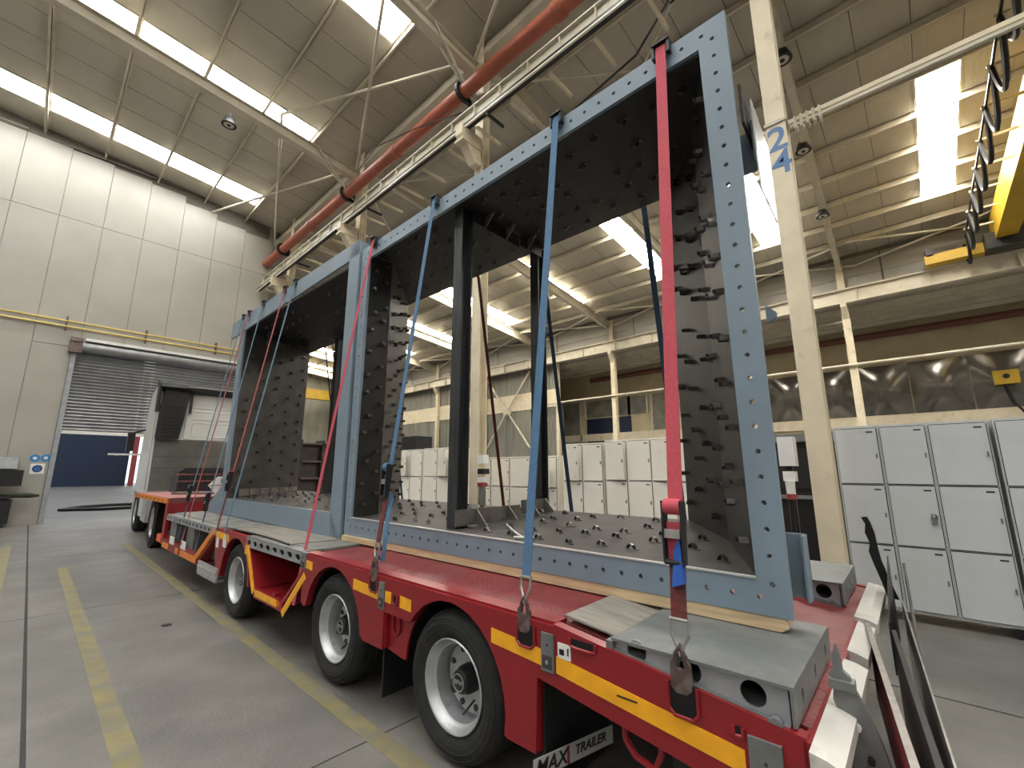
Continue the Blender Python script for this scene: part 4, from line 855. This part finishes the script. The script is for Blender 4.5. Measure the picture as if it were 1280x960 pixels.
# ================================================================= LASHING STRAPS
def strap(yt, zt, yb, zb, m, w_, label, mlow=None, ratchet=None, hook=True, far_y=None, far_m=None, xb=None, xt=2.30, zlow=.86):
    xb = XS - .01 if xb is None else xb
    o = (xb, yb, zb); g = empty('lashing_strap', o, label, 'strap', 'ratchet straps over the frames', lorry=True)
    A = Vector((xt, yt, zt + .012)); B = Vector((xb, yb, zb))
    fy = yt if far_y is None else far_y
    def on(t): return A.lerp(B, t)
    t1 = ratchet if ratchet else 1.0
    if hook: t_end = 1 - .13 / (A - B).length * 1.6
    else: t_end = 1
    wv = (0, w_, 0)
    MB().ribbon([on(0), on(min(t1, t_end))], wv).build('webbing', m, g, o)
    MB().ribbon([on(0), (xt + .03, yt, zt + .018), (3.70, fy, 4.09), (3.74, fy, 4.07)], wv).build('webbing_top', m, g, o)
    MB().ribbon([(3.74, fy, 4.07), (XE + .01, fy + .05, .87)], wv).build('webbing_far', far_m or m, g, o)
    # edge protector
    e = MB().box(xt - .012, xt + .05, yt - w_ * .9, yt - w_ * .62, zt - .06, zt + .03).box(xt - .012, xt + .05, yt + w_ * .62, yt + w_ * .9, zt - .06, zt + .03).box(xt - .008, xt + .0, yt - w_ * .9, yt + w_ * .9, zt - .065, zt - .05).box(xt - .02, xt + .06, yt - w_ * .9, yt + w_ * .9, zt + .022, zt + .032)
    e.build('edge_protector', black, g, o)
    d = (B - A).normalized()
    if ratchet:
        p = on(t1); L_ = (A - B).length; dt = .26 / L_
        ax = Vector((0, 1, 0)); n = d.cross(ax).normalized(); n = n if n.x < 0 else -n
        rt_ = MB()
        for s_ in (-1, 1): rt_.hexa(*[[p + ax * (s_ * w_ * .62 + q) - d * .02 + n * .0, p + ax * (s_ * w_ * .62 + q) + d * .22, p + ax * (s_ * w_ * .62 + q) + d * .22 + n * .03, p + ax * (s_ * w_ * .62 + q) - d * .02 + n * .055] for q in (-.004, .004)])
        rb = rt_.build('ratchet', black, g, o)
        MB().tube([p + ax * w_ * .55 + n * .025, p - ax * w_ * .55 + n * .025], .032, 12).build('wound_webbing', m, rb, o, True)
        q = p + d * .09
        MB().hexa([q - ax * w_ * .5 + n * .03, q + ax * w_ * .5 + n * .03, q + ax * w_ * .5 + d * .035 + n * .03, q - ax * w_ * .5 + d * .035 + n * .03], [q - ax * w_ * .5 + n * .045, q + ax * w_ * .5 + n * .045, q + ax * w_ * .5 + d * .035 + n * .045, q - ax * w_ * .5 + d * .035 + n * .045]).build('pawl', steel, rb, o)
        MB().tube([p + d * .215 - ax * w_ * .66 + n * .02, p + d * .215 + ax * w_ * .66 + n * .02], .011, 8).build('handle_bar', black, rb, o)
        MB().ribbon([p + d * .06 + n * .02, p + d * .13 + n * .012, on(min(t1 + dt * .9, t_end))], wv).build('webbing_tail', m, g, o)
        MB().ribbon([on(t1 + dt * .75), on(t_end)], wv, .006).build('short_webbing', mlow or m, g, o)
    if hook:
        h0 = on(t_end); ax = Vector((0, 1, 0)); h = w_ * .55
        MB().tube([h0 - ax * h, h0 + ax * h, h0 + d * .05 + ax * h, h0 + d * .10 + ax * .008, h0 + d * .12, h0 + d * .10 - ax * .008, h0 + d * .05 - ax * h, h0 - ax * h], .0075, 6).build('wire_hook', steel, g, o)
        s0 = h0 + d * .10; vd = Vector((0, 0, -1)); n = Vector((-.012, 0, 0))
        MB().tube([s0 + vd * .02 - ax * .012, s0 + vd * -.01, s0 + vd * .02 + ax * .018, s0 + vd * .07 + ax * .022, s0 + vd * .075 - ax * .022, s0 + vd * .02 - ax * .014], .011, 8).build('shackle', rustst, g, o)
        MB().prism([(s0.y - .040, s0.z - .13), (s0.y - .02, s0.z - .15), (s0.y + .02, s0.z - .15), (s0.y + .040, s0.z - .13), (s0.y + .038, s0.z - .05), (s0.y + .02, s0.z - .03), (s0.y + .016, s0.z - .07), (s0.y - .016, s0.z - .07), (s0.y - .02, s0.z - .03), (s0.y - .038, s0.z - .05)], 0, s0.x - .012, s0.x + .004).build('lashing_lug', rustst, g, o)
    return g
s1 = strap(.832, 4.135, .745, .80, strapr, .062, 'wide bright red strap with ratchet over the right end of the near frame', strapd, .815, True, None, strapd)
MB().hexa([(XS + .06, .725, 1.14), (XS + .06, .77, 1.12), (XS + .10, .765, 1.26), (XS + .10, .74, 1.31)], [(XS + .01, .715, 1.14), (XS + .01, .765, 1.12), (XS + .04, .76, 1.26), (XS + .04, .735, 1.31)]).build('webbing_loose_end', royal, s1, (XS - .01, .745, .80))
strap(1.629, 4.118, 1.515, .84, strapb, .055, 'blue strap over the right part of the near frame, left of the red one', None, None, True, None, strapn)
s3 = strap(3.052, 4.088, 2.88, .86, strapb, .05, 'blue strap with red lower tail and ratchet beside the steel post', strapd, .775, True, 2.9, strapn)
MB().ribbon([(1.90, 2.90, 1.40), (1.84, 2.84, 1.25), (1.80, 2.80, 1.12), (1.79, 2.79, 1.02), (1.80, 2.82, .955), (1.82, 2.87, .95), (1.80, 2.90, 1.0)], (0, .045, .01), .005).build('webbing_loose_end', strapb, s3, (XS - .01, 2.88, .86))
strap(4.12, 4.064, 4.10, .44, strapr, .05, 'red strap crossing the joint between the two frames down into the trough', strapd, None, False, 3.95, strapd, XS - .012)
strap(6.195, 4.20, 6.12, .86, strapfb, .05, 'blue strap nearest the joint on the far frame', strapb, None, False, 6.2, strapn)
strap(6.556, 4.20, 6.42, .86, strapfr, .05, 'red strap with ratchet over the middle of the far frame', strapd, .80, False, 6.6, strapd)
strap(7.40, 4.20, 7.25, .50, strapfb, .045, 'blue strap with black ratchet over the far frame, middle of the left three', strapn, .80, False, 7.5, strapn)
strap(8.05, 4.195, 7.98, .52, strapfr, .045, 'red strap left of the far frame opening, second from the truck', strapr, None, False, 8.0, strapd)
strap(8.33, 4.195, 8.2, .60, strapfb, .045, 'leftmost blue strap on the far frame, closest to the truck', strapn, .80, False, 8.3, strapn)
# cord lying on the near frame floor
solo(MB().tube([(2.42, 2.15, zf(2.4) + .012), (2.40, 2.05, zf(2.4) + .02), (2.45, 2.0, zf(2.4) + .02), (2.50, 2.06, zf(2.5) + .012), (2.44, 2.1, zf(2.4) + .015), (2.60, 2.32, zf(2.6) + .01), (2.78, 2.55, zf(2.8) + .01)], .008, 6), 'white_cord', signw, (2.5, 2.2, zf(2.5)), 'white knotted cord lying on the near frame floor', 'cord', lorry=True, smooth=True)

# ================================================================= TRACTOR UNIT
OT = (1.86, 10.75, 0)
K = empty('truck', OT, 'white tractor truck with a black roof deflector in front of the roller door', 'truck')
K.location = TR((2.12, 12.1, 0)); K.rotation_euler.z = TA - R(3.6)      # the tractor is steered a little to the right
def tp_(mb, name, m, parent=None, smooth=False): return mb.build(name, m, parent or K, OT, smooth)
YC = 12.40
tp_(MB().prism([(YC, 1.0), (YC, 3.6), (YC + .5, 3.8), (YC + 1.8, 3.65), (YC + 2.3, 3.0), (YC + 2.6, 1.8), (YC + 2.65, .55), (YC + 2.63, .4), (YC + 2.60, 1.0)], 0, 1.84, 4.26), 'cab', cabw)
tp_(MB().box(2.42, 4.2, YC - .03, YC, 2.34, 3.5), 'cab_rear_upper', cabw)
tp_(MB().box(1.86, 4.24, YC - .04, YC, 1.08, 2.32), 'cab_rear_lower', cabg)
for z in (1.62, 1.90): tp_(MB().box(1.86, 4.24, YC - .044, YC - .04, z, z + .012), 'panel_joint', joint)
for z in (2.85, 3.05, 3.15): tp_(MB().box(2.55, 3.6, YC - .045, YC - .03, z, z + .025), 'pressed_rib', cabw)
rr = [(2.62, 2.42), (3.45, 2.42), (3.5, 2.47), (3.5, 2.72), (3.45, 2.77), (2.62, 2.77), (2.57, 2.72), (2.57, 2.47), (2.62, 2.42)]
tp_(MB().tube([(x, YC - .03, z) for x, z in rr], .014, 6), 'pressed_panel', cabw, None, True)
df = tp_(MB().prism([(1.84, 2.34), (2.30, 2.34), (2.36, 2.8), (2.40, 3.35), (2.42, 3.58), (1.92, 3.62), (1.86, 3.1)], 1, YC - .16, YC), 'air_intake', black)
for k in range(9): tp_(MB().box(1.95, 2.3, YC - .175, YC - .16, 2.4 + .09 * k, 2.43 + .09 * k), 'intake_fin', black, df)
tp_(MB().prism([(YC - .30, 3.60), (YC - .26, 3.70), (YC + .5, 3.86), (YC + .5, 3.7), (YC - .1, 3.50)], 0, 1.80, 4.30), 'roof_deflector', black)
tp_(MB().box(1.78, 1.84, YC - .22, YC + .15, 3.0, 3.64), 'side_deflector', black)
tp_(MB().box(2.3, 4.3, YC - .32, YC - .29, 3.63, 3.67), 'deflector_trim', steel)
for x in (2.45, 4.1): tp_(MB().box(x, x + .05, YC - .12, YC, 3.0, 3.52), 'deflector_strut', black)
tp_(MB().box(1.834, 1.86, YC + .3, YC + .32, 1.1, 3.2), 'door_seam', joint)
mi = tp_(MB().box(1.50, 1.66, YC + 2.4, YC + 2.6, 2.1, 2.62), 'mirror', black); tp_(MB().tube([(1.6, YC + 2.5, 2.60), (1.86, YC + 2.2, 2.7)], .03, 8), 'mirror_arm', black, mi)
tp_(MB().box(1.15, 1.84, YC + 2.4, YC + 2.5, 1.98, 2.03), 'grab_bar', whitep)
tp_(MB().box(1.86, 1.92, YC + .2, YC + 1.2, .45, 1.0), 'step_panel', cabw)
fd = tp_(MB().box(1.82, 2.15, YC - .75, YC + .1, .42, .95), 'fuel_tank', silver, None)
for yy, a0 in ((10.75, 0),):
    fn = tp_(MB().lathe([(.54, 1.86), (.54, 2.3), (.57, 2.3), (.57, 1.86)], (0, yy, .55), 0, 32, True), 'mudguard', black)
tp_(MB().box(1.85, 1.88, 10.15, 10.2, .15, .9), 'mud_flap', black)
for x in (2.55, 3.45): tp_(MB().box(x, x + .1, 9.9, 14.3, .6, .85), 'chassis_beam', joint)
sf = .50 / .385
bt = MB().lathe([(r * sf, h * 1.2) for r, h in tp], (0, 0, 0), 0, 40, False, False).mesh('wheel', rubber, True); br = MB().lathe([(.31, .015), (.305, -.006), (.295, 0), (.285, .05), (.26, .09), (.22, .10), (.17, .03), (.14, .0), (.12, -.01), (0, -.01)], (0, 0, 0), 0, 40, False, False).mesh('rim', silver, True); bk = MB().lathe([(.31, .02), (.31, .29), (0, .29)], (0, 0, 0), 0, 24, False, False).mesh('rim_back', black)
for yy in (10.75, 14.2):
    for x, ro in ((1.86, 0), (4.24, math.pi)):
        w_ = inst(bt, 'wheel', K, (x - OT[0], yy - OT[1], .5), (0, 0, ro)); inst(br, 'rim', w_, (0, 0, 0)); inst(bk, 'rim_back', w_, (0, 0, 0))
# load on the gooseneck
g = empty('tool_box', (3.0, 11.7, 1.12), 'black ribbed tool box strapped on the front of the trailer neck', 'box', lorry=True)
ob = (3.0, 11.7, 1.12)
MB().prism([(2.32, 1.12), (3.9, 1.12), (3.9, 1.56), (3.82, 1.62), (2.45, 1.62), (2.35, 1.56)], 1, 11.45, 12.0).build('body', black, g, ob)
for k in range(10): MB().box(2.40 + .15 * k, 2.45 + .15 * k, 11.43, 11.45, 1.14, 1.52).build('rib', black, g, ob)
for z in (1.33, 1.47): MB().box(2.28, 3.95, 11.42, 11.428, z, z + .03).build('strap_band', mat('pink_band', (.16, .06, .06), .7, noise=.1), g, ob)
g = empty('hazard_board', (2.7, 9.62, 1.12), 'white lozenge warning board with black marks standing on the trailer neck', 'sign', lorry=True)
MB().prism([(2.42, 1.30), (2.56, 1.14), (2.9, 1.14), (3.0, 1.30), (2.9, 1.46), (2.56, 1.46)], 1, 9.60, 9.615).build('board', signw, g, (2.7, 9.62, 1.12))
MB().box(2.44, 2.98, 9.595, 9.60, 1.295, 1.305).box(2.62, 2.66, 9.595, 9.60, 1.34, 1.42).box(2.7, 2.74, 9.595, 9.6, 1.34, 1.42).box(2.64, 2.68, 9.595, 9.6, 1.18, 1.26).box(2.74, 2.80, 9.595, 9.60, 1.22, 1.26).build('marking', black, g, (2.7, 9.62, 1.12))
MB().box(2.66, 2.72, 9.615, 9.66, 1.12, 1.4).build('stand', galv, g, (2.7, 9.62, 1.12))
solo(MB().tube([(2.1, 10.6, 1.14), (2.3, 10.4, 1.14), (2.7, 10.3, 1.14), (3.0, 10.5, 1.14), (2.6, 10.7, 1.14), (2.2, 10.8, 1.14)], .025, 6), 'lashing_chain', rustst, (2.5, 10.5, 1.12), 'dark lashing chain lying on the trailer neck deck', 'chain', lorry=True)
